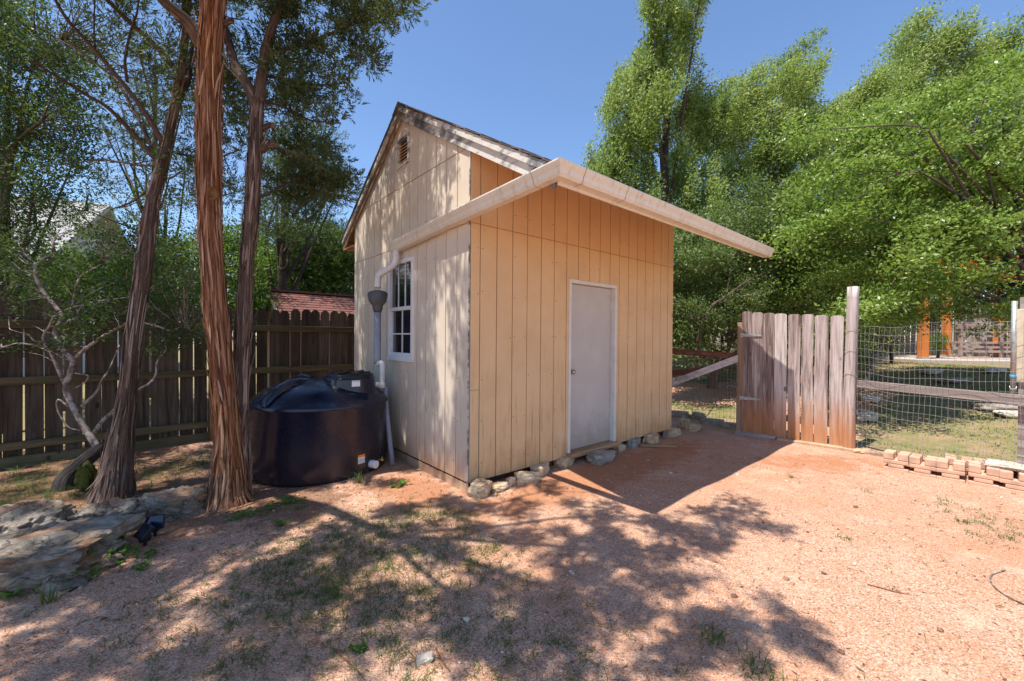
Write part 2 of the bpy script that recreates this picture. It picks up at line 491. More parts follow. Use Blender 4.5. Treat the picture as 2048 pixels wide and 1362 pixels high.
M['seal'] = m_plain('gutter_sealant', (.42, .33, .26), .8)
M['pvc'] = m_plain('white_pvc', (.68, .66, .64), .45, var=.05)
M['pvcgrey'] = m_plain('grey_pvc', (.27, .29, .34), .5, var=.08)
M['funnel'] = m_plain('dark_grey_plastic', (.095, .10, .11), .55, var=.1)
def doorm():
    m, nt, b = newmat('door_paint'); setp(b, None, .48, 0, .35); P = pos(nt); sx = nd(nt, 'ShaderNodeSeparateXYZ'); lk(nt, P, sx.inputs[0])
    col = ramp(nt, noise(nt, P, 2.5, 4), [(.3, (.50, .455, .41)), (.7, (.57, .525, .475))])
    h = math_(nt, 'ADD', sx.outputs[2], math_(nt, 'MULTIPLY', math_(nt, 'SUBTRACT', noise(nt, P, 4, 6, .7), .5), 1.1))
    col = mixc(nt, ramp(nt, h, [(.15, .55), (.55, 0.0)]), col, (.36, .24, .17))
    col = mixc(nt, ramp(nt, noise(nt, mapping(nt, P, (22, 22, 3)), 1.0, 5, .7), [(.6, 0.0), (.75, .35)]), col, (.30, .24, .21)); lk(nt, col, b.inputs['Base Color'])
    bump(nt, b, noise(nt, P, 30, 3), .06, .004); return m
M['door'] = doorm()
M['metal'] = m_plain('brushed_metal', (.45, .42, .38), .35, .8)
M['galv'] = m_plain('galvanised_wire', (.42, .42, .40), .5, .5, var=.2, vs=30)
M['concrete'] = m_plain('stained_concrete', (.46, .30, .19), .9, var=.2, vs=7, bmp=.3)
M['block'] = m_plain('tan_concrete_block', (.58, .36, .245), .9, var=.16, vs=9, bmp=.35)
M['gapshade'] = m_plain('painted_gap_shade', (.11, .06, .04), .95, var=.3)  # dark footing colour stands in for the shade under the siding
M['darkgap'] = m_plain('dark_void', (.02, .017, .015), .9)
def weathered():
    m, nt, b = newmat('peeling_white_board'); setp(b, None, .8, 0, .2)
    P = pos(nt); n = noise(nt, mapping(nt, P, (5, 5, 14)), 1.0, 5, .6, .2); k = noise(nt, P, 1.3, 4)
    f = math_(nt, 'ADD', math_(nt, 'MULTIPLY', n, .45), math_(nt, 'MULTIPLY', k, .55))
    lk(nt, ramp(nt, f, [(.38, (.09, .09, .095)), (.47, (.25, .25, .26)), (.52, (.60, .57, .53)), (.7, (.72, .69, .64))]), b.inputs['Base Color'])
    bump(nt, b, n, .4, .006); return m
M['rake'] = weathered()
def shingle(name, a, b_, c):
    m, nt, b = newmat(name); setp(b, None, .95, 0, .1)
    P = pos(nt); f = math_(nt, 'ADD', math_(nt, 'MULTIPLY', noise(nt, P, 7, 3), .6), math_(nt, 'MULTIPLY', noise(nt, P, 180, 2), .4))
    lk(nt, ramp(nt, f, [(.36, a), (.5, b_), (.62, c)]), b.inputs['Base Color']); bump(nt, b, noise(nt, P, 260, 2), .5, .003); return m
M['shingle'] = shingle('asphalt_shingle', (.05, .045, .045), (.13, .10, .09), (.22, .15, .12))
M['redroof'] = shingle('red_brown_shingle', (.17, .075, .062), (.20, .092, .075), (.235, .11, .09))
M['housroof'] = shingle('pale_grey_shingle', (.26, .24, .24), (.36, .34, .33), (.46, .43, .41))
def glassm():
    m, nt, b = newmat('window_glass'); setp(b, (.012, .015, .022), .03, 0, .9)
    b.inputs['Coat Weight'].default_value = .6; b.inputs['Coat Roughness'].default_value = .02
    bump(nt, b, noise(nt, pos(nt), 3.0, 2), .06, .02); return m
M['glass'] = glassm()
def tankm():
    m, nt, b = newmat('black_polyethylene'); setp(b, None, .28, 0, .55)
    P = pos(nt); sx = nd(nt, 'ShaderNodeSeparateXYZ'); lk(nt, P, sx.inputs[0])
    dust = math_(nt, 'MULTIPLY', noise(nt, mapping(nt, P, (5, 5, 2)), 1.0, 6, .7), 1.0)
    h = math_(nt, 'ADD', sx.outputs[2], math_(nt, 'MULTIPLY', math_(nt, 'SUBTRACT', dust, .5), 1.2))
    col = mixc(nt, ramp(nt, h, [(.05, .45), (.5, 0.0)]), (.007, .009, .024), (.05, .028, .02))
    lk(nt, col, b.inputs['Base Color'])
    lk(nt, ramp(nt, dust, [(.35, .16), (.7, .38)]), b.inputs['Roughness'])
    bump(nt, b, noise(nt, P, 9, 3), .12, .02); return m
M['tank'] = tankm()
M['black'] = m_plain('black_plastic', (.014, .014, .016), .4)
M['solar'] = m_plain('solar_cell', (.008, .012, .035), .12, spec=.7)
M['orange'] = m_plain('orange_label', (.85, .25, .03), .5, var=.05)
M['white'] = m_plain('white_label', (.78, .78, .80), .5, var=.05, vs=30)
M['print'] = m_plain('printed_ink', (.25, .27, .33), .6)
M['brass'] = m_plain('brass', (.42, .30, .10), .35, .8)
M['fence'] = m_wood('dark_weathered_cedar', (.04, .028, .021), (.08, .058, .043), (.135, .105, .083), mossy=(.06, .065, .03))
M['rail'] = m_wood('mossy_rail_wood', (.07, .05, .03), (.13, .10, .055), (.20, .16, .09), axis=0, mossy=(.09, .10, .03))
M['post'] = m_wood('orange_post_wood', (.16, .07, .03), (.27, .13, .055), (.34, .18, .08))
M['gate'] = m_wood('grey_gate_wood', (.14, .095, .08), (.40, .315, .285), (.60, .52, .48), stain=((.46, .185, .06), .20, .70))
M['gatedark'] = m_wood('brown_gate_wood', (.17, .10, .06), (.30, .20, .13), (.40, .29, .20))
M['railgrey'] = m_wood('grey_rail_wood', (.26, .21, .19), (.45, .38, .35), (.58, .51, .47), axis=0)
M['railbrown'] = m_wood('brown_rail_wood', (.10, .04, .025), (.19, .08, .045), (.27, .14, .09), axis=0)
M['farfence'] = m_wood('distant_grey_fence_wood', (.20, .16, .14), (.33, .28, .25), (.42, .36, .33))
M['orangewood'] = m_wood('orange_stained_post', (.52, .15, .03), (.66, .20, .04), (.72, .26, .06), rough=.6)
M['benchwood'] = m_wood('bench_slat_wood', (.22, .15, .12), (.34, .24, .20), (.42, .31, .26), axis=0)
M['plank'] = m_wood('tan_plank', (.30, .17, .08), (.45, .27, .14), (.52, .34, .2), axis=0)
M['deadwood'] = m_wood('charred_log', (.03, .025, .022), (.08, .065, .055), (.20, .17, .14))
M['moss'] = m_plain('moss', (.085, .085, .014), .95, var=.35, vs=30, bmp=.6)
M['lime'] = m_rock('grey_limestone', (.05, .04, .033), (.19, .155, .12), (.43, .365, .295), 5.5, (.33, .17, .09), 1.7)
M['pale'] = m_rock('pale_limestone', (.36, .24, .14), (.60, .43, .27), (.74, .58, .41), 8.0, (.48, .24, .10))
M['flag'] = m_rock('cream_flagstone', (.45, .36, .27), (.60, .51, .41), (.72, .64, .54), 8.0)
M['greystone'] = m_rock('grey_border_stone', (.14, .115, .095), (.33, .275, .225), (.52, .45, .38), 9.0)
M['barkred'] = m_bark('shaggy_red_juniper_bark', (.035, .012, .006), (.22, .085, .038), (.46, .27, .17), (.40, .14, .048))
M['barkgrey'] = m_bark('grey_brown_juniper_bark', (.045, .026, .02), (.14, .095, .075), (.31, .245, .21), (.18, .105, .075))
def stripm(name='bark_strip', cs=((.07, .03, .018), (.22, .10, .055), (.31, .155, .085), (.40, .26, .18))):
    m, nt, b = newmat(name); setp(b, None, .92, 0, .1)
    r = nd(nt, 'ShaderNodeNewGeometry').outputs['Random Per Island']
    f = math_(nt, 'ADD', math_(nt, 'MULTIPLY', r, .8), math_(nt, 'MULTIPLY', noise(nt, mapping(nt, pos(nt), (90, 90, 8)), 1.0, 3), .3))
    lk(nt, ramp(nt, f, list(zip((.1, .4, .7, .95), cs))), b.inputs['Base Color']); return m
M['barkstrip'] = stripm()
M['barkstripgrey'] = stripm('grey_bark_strip', ((.05, .032, .025), (.14, .092, .07), (.24, .17, .135), (.36, .29, .25)))
M['barkpale'] = m_plain('smooth_pale_bark', (.40, .33, .28), .8, var=.3, vs=16, bmp=.2, stops=[(.3, (.07, .05, .04)), (.46, (.17, .13, .105)), (.54, (.34, .28, .245)), (.7, (.42, .36, .32))])
M['barkdark'] = m_plain('dark_twig_bark', (.085, .06, .048), .9, var=.3, vs=20)
M['juniper'] = m_leaf('juniper_sprays', (.03, .046, .018), (.065, .09, .036), (.13, .16, .066), .2, .6, .2, 1.7)
M['juniperbright'] = m_leaf('bright_juniper_sprays', (.04, .075, .02), (.085, .14, .035), (.15, .21, .06), .3, .55, .2, 1.2)
M['darkleaf'] = m_leaf('dark_green_leaves', (.012, .03, .012), (.028, .06, .018), (.06, .11, .03), .3, .45, .35, 1.2)
M['backleaf'] = m_leaf('hedge_leaves', (.03, .075, .012), (.07, .15, .022), (.13, .24, .04), .5, .45, .3, 1.2)
M['elm'] = m_leaf('wind_blown_leaves', (.035, .065, .014), (.25, .34, .065), (.66, .70, .34), .5, .42, .35, .9)
M['elmdark'] = m_leaf('deep_green_leaves', (.04, .07, .022), (.14, .20, .06), (.34, .40, .18), .35, .45, .3, 1.0)
M['pear'] = m_leaf('glossy_broad_leaves', (.035, .075, .012), (.21, .33, .05), (.48, .58, .19), .47, .36, .45, .9)
M['weed'] = m_leaf('weed_leaves', (.05, .12, .018), (.11, .24, .035), (.18, .33, .06), .4, .5, .3, 4.0)
M['grass'] = m_leaf('grass_blades', (.045, .08, .022), (.085, .14, .036), (.23, .25, .10), .35, .6, .2, 2.0)
M['purple'] = m_leaf('purple_shrub_leaves', (.025, .015, .02), (.06, .03, .04), (.11, .055, .07), .3)
M['litter'] = m_plain('dry_leaf_litter', (.22, .11, .06), .9, var=.4, vs=40)

def groundm():
    m, nt, b = newmat('granite_gravel'); setp(b, None, .95, 0, .12)
    P = pos(nt)
    at = nd(nt, 'ShaderNodeAttribute', attribute_name='zones'); sx = nd(nt, 'ShaderNodeSeparateColor'); lk(nt, at.outputs['Color'], sx.inputs[0])
    duff, lawn, soil = sx.outputs[0], sx.outputs[1], sx.outputs[2]
    v1 = nd(nt, 'ShaderNodeTexVoronoi'); v1.inputs['Scale'].default_value = 135; lk(nt, P, v1.inputs['Vector'])
    v2 = nd(nt, 'ShaderNodeTexVoronoi'); v2.inputs['Scale'].default_value = 290; lk(nt, P, v2.inputs['Vector'])
    s1 = nd(nt, 'ShaderNodeSeparateColor'); lk(nt, v1.outputs['Color'], s1.inputs[0])
    s2 = nd(nt, 'ShaderNodeSeparateColor'); lk(nt, v2.outputs['Color'], s2.inputs[0])
    pal = [(.05, (.07, .035, .022)), (.2, (.33, .145, .08)), (.45, (.51, .265, .16)), (.72, (.61, .35, .23)), (.9, (.75, .53, .40)), (.98, (.62, .53, .44))]
    g1 = ramp(nt, s1.outputs[0], pal); g2 = ramp(nt, s2.outputs[0], pal)
    col = mixc(nt, .5, g1, g2)
    big = noise(nt, P, .55, 5, .6); mid = noise(nt, P, 2.6, 5, .65)
    f = math_(nt, 'ADD', math_(nt, 'MULTIPLY', big, .6), math_(nt, 'MULTIPLY', mid, .4))
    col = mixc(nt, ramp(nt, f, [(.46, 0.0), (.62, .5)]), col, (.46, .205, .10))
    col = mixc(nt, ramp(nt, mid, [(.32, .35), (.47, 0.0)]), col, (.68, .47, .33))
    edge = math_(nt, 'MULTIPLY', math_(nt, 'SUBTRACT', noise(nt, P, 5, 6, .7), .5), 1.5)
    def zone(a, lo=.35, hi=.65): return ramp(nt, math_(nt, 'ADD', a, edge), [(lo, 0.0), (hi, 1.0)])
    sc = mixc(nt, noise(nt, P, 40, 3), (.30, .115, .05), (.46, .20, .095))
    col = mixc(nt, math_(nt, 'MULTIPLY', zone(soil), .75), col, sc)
    dn = noise(nt, mapping(nt, P, (60, 60, 60)), 1.0, 5, .7)
    dc = ramp(nt, dn, [(.3, (.05, .028, .018)), (.5, (.17, .085, .05)), (.68, (.33, .19, .125))])
    col = mixc(nt, math_(nt, 'MULTIPLY', zone(duff), .72), col, dc)
    ln = noise(nt, P, 3.2, 6, .7)
    lc = ramp(nt, math_(nt, 'ADD', math_(nt, 'MULTIPLY', ln, .7), math_(nt, 'MULTIPLY', noise(nt, P, 60, 3), .3)), [(.40, (.36, .23, .14)), (.50, (.24, .20, .09)), (.62, (.16, .17, .06))])
    col = mixc(nt, zone(lawn), col, lc)
    lk(nt, col, b.inputs['Base Color'])
    pr = bump(nt, b, v1.outputs['Distance'], .55, .006)
    pr = bump(nt, b, s2.outputs[1], .35, .004, pr)
    bump(nt, b, mid, .35, .05, pr)
    return m
M['ground'] = groundm()

PATH = [tuple(G(*p)[:2]) for p in ((1335, 800), (1480, 815), (1600, 884), (1712, 893), (1716, 846), (1800, 782), (1745, 768), (1600, 765), (1480, 762), (1335, 768))]
def in_path(V): return inpoly(V[:, 0], V[:, 1], PATH)

# ------------------------------------------------------------------ ground sheet
def ground():
    def axis(c, n, near, far):
        t = np.linspace(-1, 1, n); k = math.asinh(far / near * 1.0)
        return c + near * np.sinh(t * k)
    xs = axis(0, 260, 2.2, 320); ys = axis(4, 260, 2.2, 320)
    X, Y = np.meshgrid(xs, ys); Z = zg(X, Y)
    V = np.stack([X, Y, Z], -1).reshape(-1, 3); n = len(xs)
    i, j = np.meshgrid(np.arange(n - 1), np.arange(n - 1)); a = (j * n + i).ravel()
    Q = np.stack([a, a + 1, a + n + 1, a + n], 1)
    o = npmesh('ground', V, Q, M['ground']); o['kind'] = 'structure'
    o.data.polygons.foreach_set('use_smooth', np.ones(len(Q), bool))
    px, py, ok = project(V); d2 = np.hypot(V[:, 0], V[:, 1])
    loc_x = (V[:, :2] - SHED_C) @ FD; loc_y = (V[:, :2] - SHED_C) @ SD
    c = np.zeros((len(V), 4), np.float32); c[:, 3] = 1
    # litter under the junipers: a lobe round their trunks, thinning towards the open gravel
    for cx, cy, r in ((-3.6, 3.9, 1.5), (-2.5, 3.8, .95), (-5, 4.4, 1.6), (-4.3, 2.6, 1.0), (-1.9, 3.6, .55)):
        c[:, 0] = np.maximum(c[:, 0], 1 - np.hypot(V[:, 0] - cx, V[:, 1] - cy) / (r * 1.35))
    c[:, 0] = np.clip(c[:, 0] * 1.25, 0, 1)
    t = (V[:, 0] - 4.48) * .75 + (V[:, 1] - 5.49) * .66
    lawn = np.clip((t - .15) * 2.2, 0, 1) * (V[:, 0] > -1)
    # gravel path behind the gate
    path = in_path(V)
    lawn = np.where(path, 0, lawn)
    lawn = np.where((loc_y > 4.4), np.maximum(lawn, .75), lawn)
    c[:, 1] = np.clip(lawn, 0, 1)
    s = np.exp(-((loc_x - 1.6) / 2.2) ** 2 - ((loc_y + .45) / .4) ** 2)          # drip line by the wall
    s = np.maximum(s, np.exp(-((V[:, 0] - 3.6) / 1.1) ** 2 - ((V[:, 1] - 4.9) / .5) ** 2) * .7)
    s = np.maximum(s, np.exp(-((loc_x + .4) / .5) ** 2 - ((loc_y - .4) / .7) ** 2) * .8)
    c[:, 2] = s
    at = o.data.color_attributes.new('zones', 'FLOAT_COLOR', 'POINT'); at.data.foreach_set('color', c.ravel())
ground()

# ------------------------------------------------------------------ shed
SHED = empty('garden_shed', (*SHED_C, 0), 'tan wood-sided shed with a steep gable, grey door and wrap-around gutter', 'shed', rotz=math.atan2(FD[1], FD[0]))
W_, D_, ZB = 3.72, 2.99, .09
RY, RZ, RS, RB = 1.42, 4.20, .585, .63
def ztop(y): return RZ - (RS * (RY - y) if y < RY else RB * (y - RY))
def zwall(y): return ztop(y) - .135

def cells(brk, rows, holes, topfn=None, gap=.011):
    """board rectangles between the breaks, split round the holes"""
    out = []
    for a, b in zip(brk[:-1], brk[1:]):
        a_, b_ = a + gap / 2, b - gap / 2
        cuts = [a_] + sorted(u for h in holes for u in (h[0], h[1]) if a_ < u < b_) + [b_]
        if topfn and a_ < RY < b_: cuts = sorted(cuts + [RY])
        for u0, u1 in zip(cuts[:-1], cuts[1:]):
            for z0, z1 in rows:
                t0 = min(z1, topfn(u0)) if topfn else z1; t1 = min(z1, topfn(u1)) if topfn else z1
                if max(t0, t1) <= z0 + .01: continue
                t0 = max(t0, z0); t1 = max(t1, z0)
                segs = [(z0, None)]
                for h in holes:
                    if h[0] <= u0 + 1e-6 and h[1] >= u1 - 1e-6:
                        ns = []
                        for s0, s1 in segs:
                            e = s1 if s1 is not None else min(t0, t1)
                            if h[3] <= s0 or h[2] >= e: ns.append((s0, s1)); continue
                            if h[2] > s0: ns.append((s0, h[2]))
                            if h[3] < e: ns.append((h[3], s1))
                        segs = ns
                for s0, s1 in segs:
                    out.append((u0, u1, s0, s0, s1 if s1 is not None else t0, s1 if s1 is not None else t1))
    return out

def wall(name, brk, rows, holes, axis, topfn=None, nails=True, span=None):
    mb = MB(); T = .011
    def put(u, d, z): return (u, d, z) if axis == 'x' else (d, u, z)
    def slab(c, d0, d1, mi):
        u0, u1, a0, a1, b0, b1 = c
        V = [put(u0, d0, a0), put(u1, d0, a1), put(u1, d0, b1), put(u0, d0, b0), put(u0, d1, a0), put(u1, d1, a1), put(u1, d1, b1), put(u0, d1, b0)]
        mb.add(V, [(0, 1, 2, 3), (7, 6, 5, 4), (0, 4, 5, 1), (1, 5, 6, 2), (2, 6, 7, 3), (3, 7, 4, 0)], mi)
    for c in cells(brk, rows, holes, topfn): slab(c, rng.uniform(-.0012, .0012), T, 0)
    for c in cells(span, [(ZB + .003, 9 if topfn else rows[-1][1] - .003)], holes, (lambda y: topfn(y) - .003) if topfn else None, 0.004): slab(c, T, .09, 1)
    if nails:
        r = random.Random(5 + len(brk))
        for k, u in enumerate(brk[1:-1]):
            if k % 3 == 1: continue
            for z in np.arange(ZB + .15, 3.1, .41):
                for s in (-.028, .03):
                    if r.random() < .45: continue
                    uu, zz = u + s, z + r.uniform(-.02, .02)
                    if any(h[0] - .06 < uu < h[1] + .06 and h[2] - .06 < zz < h[3] + .06 for h in holes): continue
                    if topfn and zz > topfn(uu) - .05: continue
                    sg = -1 if axis == 'x' else 1
                    mb.lathe([(0.0001, -.0026 * sg), (.0045, -.0024 * sg), (.0048, .001 * sg)], put(uu, -.001, zz) if axis == 'x' else put(uu, -.001, zz), 6, 2, False, 'y' if axis == 'x' else 'x')
    return mb.build(name, [M['paint'] if axis == 'x' else M['sidelit'], M['groove'], M['nail']], SHED)

DX0, DX1, DZ0, DZ1 = 1.3735, 2.288, .13, 2.135
fb = [.004, .115]
while fb[-1] + .203 < W_: fb.append(fb[-1] + .203)
fb.append(W_)
ZS = 2.53
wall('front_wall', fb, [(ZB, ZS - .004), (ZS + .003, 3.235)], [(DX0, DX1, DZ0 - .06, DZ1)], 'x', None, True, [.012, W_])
WY0, WY1, WZ0, WZ1 = 1.11, 1.766, 1.187, 2.368
sb = [.022]
while sb[-1] + .203 < D_ - .05: sb.append(sb[-1] + .203)
sb.append(D_)
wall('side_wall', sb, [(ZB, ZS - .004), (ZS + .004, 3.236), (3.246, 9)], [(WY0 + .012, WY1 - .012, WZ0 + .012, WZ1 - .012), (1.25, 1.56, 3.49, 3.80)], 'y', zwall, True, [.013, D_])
# the two walls out of sight close the volume
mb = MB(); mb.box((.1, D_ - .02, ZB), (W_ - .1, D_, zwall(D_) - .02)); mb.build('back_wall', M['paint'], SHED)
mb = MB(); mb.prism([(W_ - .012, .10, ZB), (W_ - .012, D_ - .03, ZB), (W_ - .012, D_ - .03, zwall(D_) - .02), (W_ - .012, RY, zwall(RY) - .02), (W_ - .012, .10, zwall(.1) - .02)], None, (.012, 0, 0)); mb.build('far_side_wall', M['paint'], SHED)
mb = MB(); mb.box((-.007, .003, ZB - .03), (-.0005, .019, 3.26)); mb.build('corner_trim', M['rake'], SHED)
mb = MB(); mb.box((.05, .09, -.05), (W_ - .05, D_ - .02, ZB - .014)); mb.build('footing', M['gapshade'], SHED)
mb = MB(); mb.box((0, -.0022, .955), (.116, .001, .960)); mb.box((.1125, -.0022, ZB), (.1165, .001, .955)); mb.build('panel_seam', M['groove'], SHED)
mb = MB(); mb.box((-.004, .004, -.05), (.008, D_, ZB - .018)); mb.build('skirt_board', M['concrete'], SHED)
mb = MB(); mb.box((.09, .09, ZB - .012), (W_ - .09, D_ - .09, ZB)); mb.build('floor_slab', M['concrete'], SHED)
# door
DOOR = MB(); DOOR.box((DX0 + .042, .052, DZ0 + .006), (DX1 - .042, .095, DZ1 - .045)); DOOR = DOOR.build('door', M['door'], SHED, bevel=.003)
k = MB(); kx, kz = DX0 + .10, DZ0 + .93
k.lathe([(.001, -.002), (.032, -.003), (.034, .004), (.013, .008), (.012, .028), (.022, .034), (.029, .045), (.026, .06), (.014, .068), (.001, .07)], (kx, .051, kz), 20, 0, True, 'y')
# the lathe's y axis already points out of the wall
k.build('handle', M['metal'], DOOR)
for z in (DZ0 + .25, DZ0 + 1.0, DZ1 - .25):
    mb = MB(); mb.box((DX1 - .05, .047, z - .045), (DX1 - .037, .0525, z + .045)); mb.build('hinge', M['trimwhite'], DOOR)
mb = MB()
mb.box((DX0, -.012, DZ0 - .02), (DX0 + .038, .11, DZ1)); mb.box((DX1 - .038, -.012, DZ0 - .02), (DX1, .11, DZ1)); mb.box((DX0 + .038, -.0125, DZ1 - .04), (DX1 - .038, .11, DZ1 + .001))
mb.build('door_frame', M['trimwhite'], SHED, bevel=.004)
mb = MB(); mb.box((DX0 - .02, -.075, DZ0 - .05), (DX1 + .02, .10, DZ0)); mb.build('door_sill', M['plank'], SHED, bevel=.006)
# window
WIN = MB(); fw = .046
for lo, hi in (((-.022, WY0, WZ0), (.05, WY0 + fw, WZ1)), ((-.022, WY1 - fw, WZ0), (.05, WY1, WZ1)), ((-.0222, WY0 + fw, WZ0), (.05, WY1 - fw, WZ0 + fw)), ((-.0222, WY0 + fw, WZ1 - fw), (.05, WY1 - fw, WZ1))): WIN.box(lo, hi)
WIN = WIN.build('window', M['vinyl'], SHED, bevel=.004)
WM = 1.79
mb = MB(); mb.box((-.014, WY0 + fw, WM - .022), (.04, WY1 - fw, WM + .022))
mb.box((-.006, WY0 + fw, WZ0 + fw), (.03, WY0 + fw + .024, WM - .022)); mb.box((-.006, WY1 - fw - .024, WZ0 + fw), (.03, WY1 - fw, WM - .022)); mb.box((-.0062, WY0 + fw + .024, WZ0 + fw), (.03, WY1 - fw - .024, WZ0 + fw + .03))
mb.build('sash', M['vinyl'], WIN, bevel=.003)
for z0, z1, x in ((WZ0 + fw + .02, WM - .02, .021), (WM + .02, WZ1 - fw, .018)):
    mb = MB(); mb.box((x, WY0 + fw, z0), (x + .004, WY1 - fw, z1)); mb.build('pane', M['glass'], WIN)
mb = MB()
a, b = WY0 + fw, WY1 - fw
for t in (.36, .68): mb.box((.010, a + (b - a) * t - .008, WM + .022), (.0175, a + (b - a) * t + .008, WZ1 - fw))
mb.box((.012, a + (b - a) * .5 - .008, WZ0 + fw + .03), (.0205, a + (b - a) * .5 + .008, WM - .022))
mb.box((.0122, a + .02, (WZ0 + WM) / 2 - .008), (.0206, b - .02, (WZ0 + WM) / 2 + .008))
mb.build('muntin', M['vinyl'], WIN)
mb = MB(); mb.box((-.034, WY0 - .01, WZ0 - .022), (.02, WY1 + .01, WZ0 - .0005)); mb.build('window_sill', M['vinyl'], WIN, bevel=.003)
# gable vent
V0, V1, V2, V3 = 1.25, 1.56, 3.49, 3.80
VENT = MB()
for lo, hi in (((-.018, V0 - .012, V2 - .012), (.03, V0 + .022, V3 + .012)), ((-.018, V1 - .022, V2 - .012), (.03, V1 + .012, V3 + .012)), ((-.0182, V0 + .022, V2 - .012), (.03, V1 - .022, V2 + .022)), ((-.0182, V0 + .022, V3 - .022), (.03, V1 - .022, V3 + .012))): VENT.box(lo, hi)
VENT = VENT.build('gable_vent', M['rake'], SHED)
mb = MB()
for i in range(7):
    z = V2 + .03 + i * .037
    mb.obox((.014, V0 + .02, z), (.014, V1 - .02, z), .030, .006, up=(.75, 0, -.66), mi=0)
mb.build('louver', M['paint'], VENT)
mb = MB(); mb.box((.05, V0, V2), (.056, V1, V3)); mb.build('vent_shade_sheet', M['darkgap'], VENT)  # dark sheet added to stand for the shade behind the louvers
# roof
mb = MB(); X0, X1, YF, YK = -.03, 3.98, -1.135, 3.40
nrm = lambda s, l: (s / math.hypot(1, s) * l, 1 / math.hypot(1, s) * l)
for (ya, yb) in ((YF, RY), (YK, RY)):
    V = [(X0, ya, ztop(ya) - .012), (X1, ya, ztop(ya) - .012), (X1, yb, ztop(yb) - .012), (X0, yb, ztop(yb) - .012)]
    mb.prism([np.array(p) for p in (V if ya < yb else V[::-1])], None, (0, 0, -.03), 0)
mb.build('roof_deck', m_plain('plywood_deck', (.56, .32, .13), .8, var=.1, vs=5), SHED)
ROOF = MB(); rs = random.Random(3)
for (ya, sgn, sl) in ((YF - .03, 1, RS), (YK + .03, -1, RB)):
    n = 20 if sgn > 0 else 15; L = abs(RY - ya) / n
    for i in range(n):
        y0 = ya + sgn * i * L; y1 = y0 + sgn * L * 1.25 if i < n - 1 else RY
        x = X0 - .035
        while x < X1 + .03:
            w = rs.uniform(.18, .34); x2 = min(x + w, X1 + .03); lift = rs.uniform(.004, .017)
            z0, z1 = ztop(y0) + lift, ztop(min(max(y1, -9), 9)) + .001
            V = [(x, y0, z0), (x2 - .003, y0, z0), (x2 - .003, y1, z1), (x, y1, z1)]
            ROOF.prism([np.array(p) for p in (V if sgn > 0 else V[::-1])], None, (0, 0, -.011), 0); x = x2
for i in range(18):
    x = X0 - .04 + i * .228
    ROOF.prism([(x, RY - .15, RZ - .15 * RS + .014), (x, RY, RZ + .026), (x, RY + .15, RZ - .15 * RB + .014), (x, RY + .15, RZ - .15 * RB + .004), (x, RY, RZ + .014), (x, RY - .15, RZ - .15 * RS + .004)], None, (.226, 0, 0))
ROOF = ROOF.build('roof', M['shingle'], SHED)
def rake(y0, y1, x0, x1, top, bot, ):
    m = MB(); V = [(x0, y0, ztop(y0) - top), (x0, y1, ztop(y1) - top), (x0, y1, ztop(y1) - bot), (x0, y0, ztop(y0) - bot)]
    m.prism([np.array(p) for p in V], None, (x1 - x0, 0, 0)); return m
rake(YF, RY, -.052, -.028, .012, .085).build('rake_trim', M['rake'], SHED, bevel=.003)
rake(YF + .03, RY, -.028, -.004, .045, .185).build('rake_board', M['rake'], SHED, bevel=.003)
rake(YK, RY, -.052, -.028, .012, .085).build('rake_trim', M['rake'], SHED, bevel=.003)
rake(YK - .03, RY, -.028, -.004, .045, .175).build('rake_board', M['gatedark'], SHED, bevel=.003)
mb = MB(); mb.box((X0, YF - .012, ztop(YF) - .15), (X1, YF, ztop(YF) - .014)); mb.build('fascia', M['gutter'], SHED)
mb = MB(); mb.box((X0, D_ + .005, ztop(YK) - .17), (X1, YK - .015, ztop(YK) - .155)); mb.box((X0, YK - .015, ztop(YK) - .17), (X1, YK + .008, ztop(YK) - .02)); mb.build('soffit', M['plank'], SHED)
# rafter tails carrying the deep front overhang
mb = MB()
for x in np.arange(.25, 3.8, .61):
    V = [(x, YF, ztop(YF) - .045), (x, -.006, ztop(0) - .045), (x, -.006, ztop(0) - .125), (x, YF, ztop(YF) - .125)]
    mb.prism([np.array(p) for p in V], None, (.038, 0, 0))
mb.build('rafter_tail', M['plank'], SHED)
# gutter: one trough turned round the corner
prof = [(0, 0), (0, -.122), (.072, -.122), (.09, -.098), (.096, -.062), (.113, -.034), (.122, -.008), (.122, .004), (.112, .004), (.112, -.006), (.104, -.032), (.087, -.06), (.08, -.096), (.068, -.116), (.006, -.116), (.006, 0)]
prof = [(o * .95, h * .82) for o, h in prof]
xb, yb = -.030, -1.148
st = [(lambda o: (xb - o, 1.50), 2.553), (lambda o: (xb - o, .2), 2.625), (lambda o: (xb - o, yb - o), 2.682), (lambda o: (1.9, yb - o), 2.672), (lambda o: (4.02, yb - o), 2.660)]
V = []; n = len(prof)
for f, z in st:
    for o, h in prof: V.append((*f(o), z + h))
Fc = [tuple(range(n))] + [(i * n + j, i * n + (j + 1) % n, (i + 1) * n + (j + 1) % n, (i + 1) * n + j) for i in range(len(st) - 1) for j in range(n)] + [tuple(range(len(V) - 1, len(V) - n - 1, -1))]
mb = MB(); mb.add(V, Fc, 0); GUT = mb.build('gutter', M['gutter'], SHED)
mb = MB(); mb.prism([(xb - o, 1.5, 2.553 + h) for o, h in prof[:9]], None, (0, .003, 0)); mb.build('end_cap', M['gutter'], GUT)
mb = MB(); mb.prism([(4.02, yb - o, 2.66 + h) for o, h in prof[:9]], None, (.003, 0, 0)); mb.build('end_cap', M['gutter'], GUT)
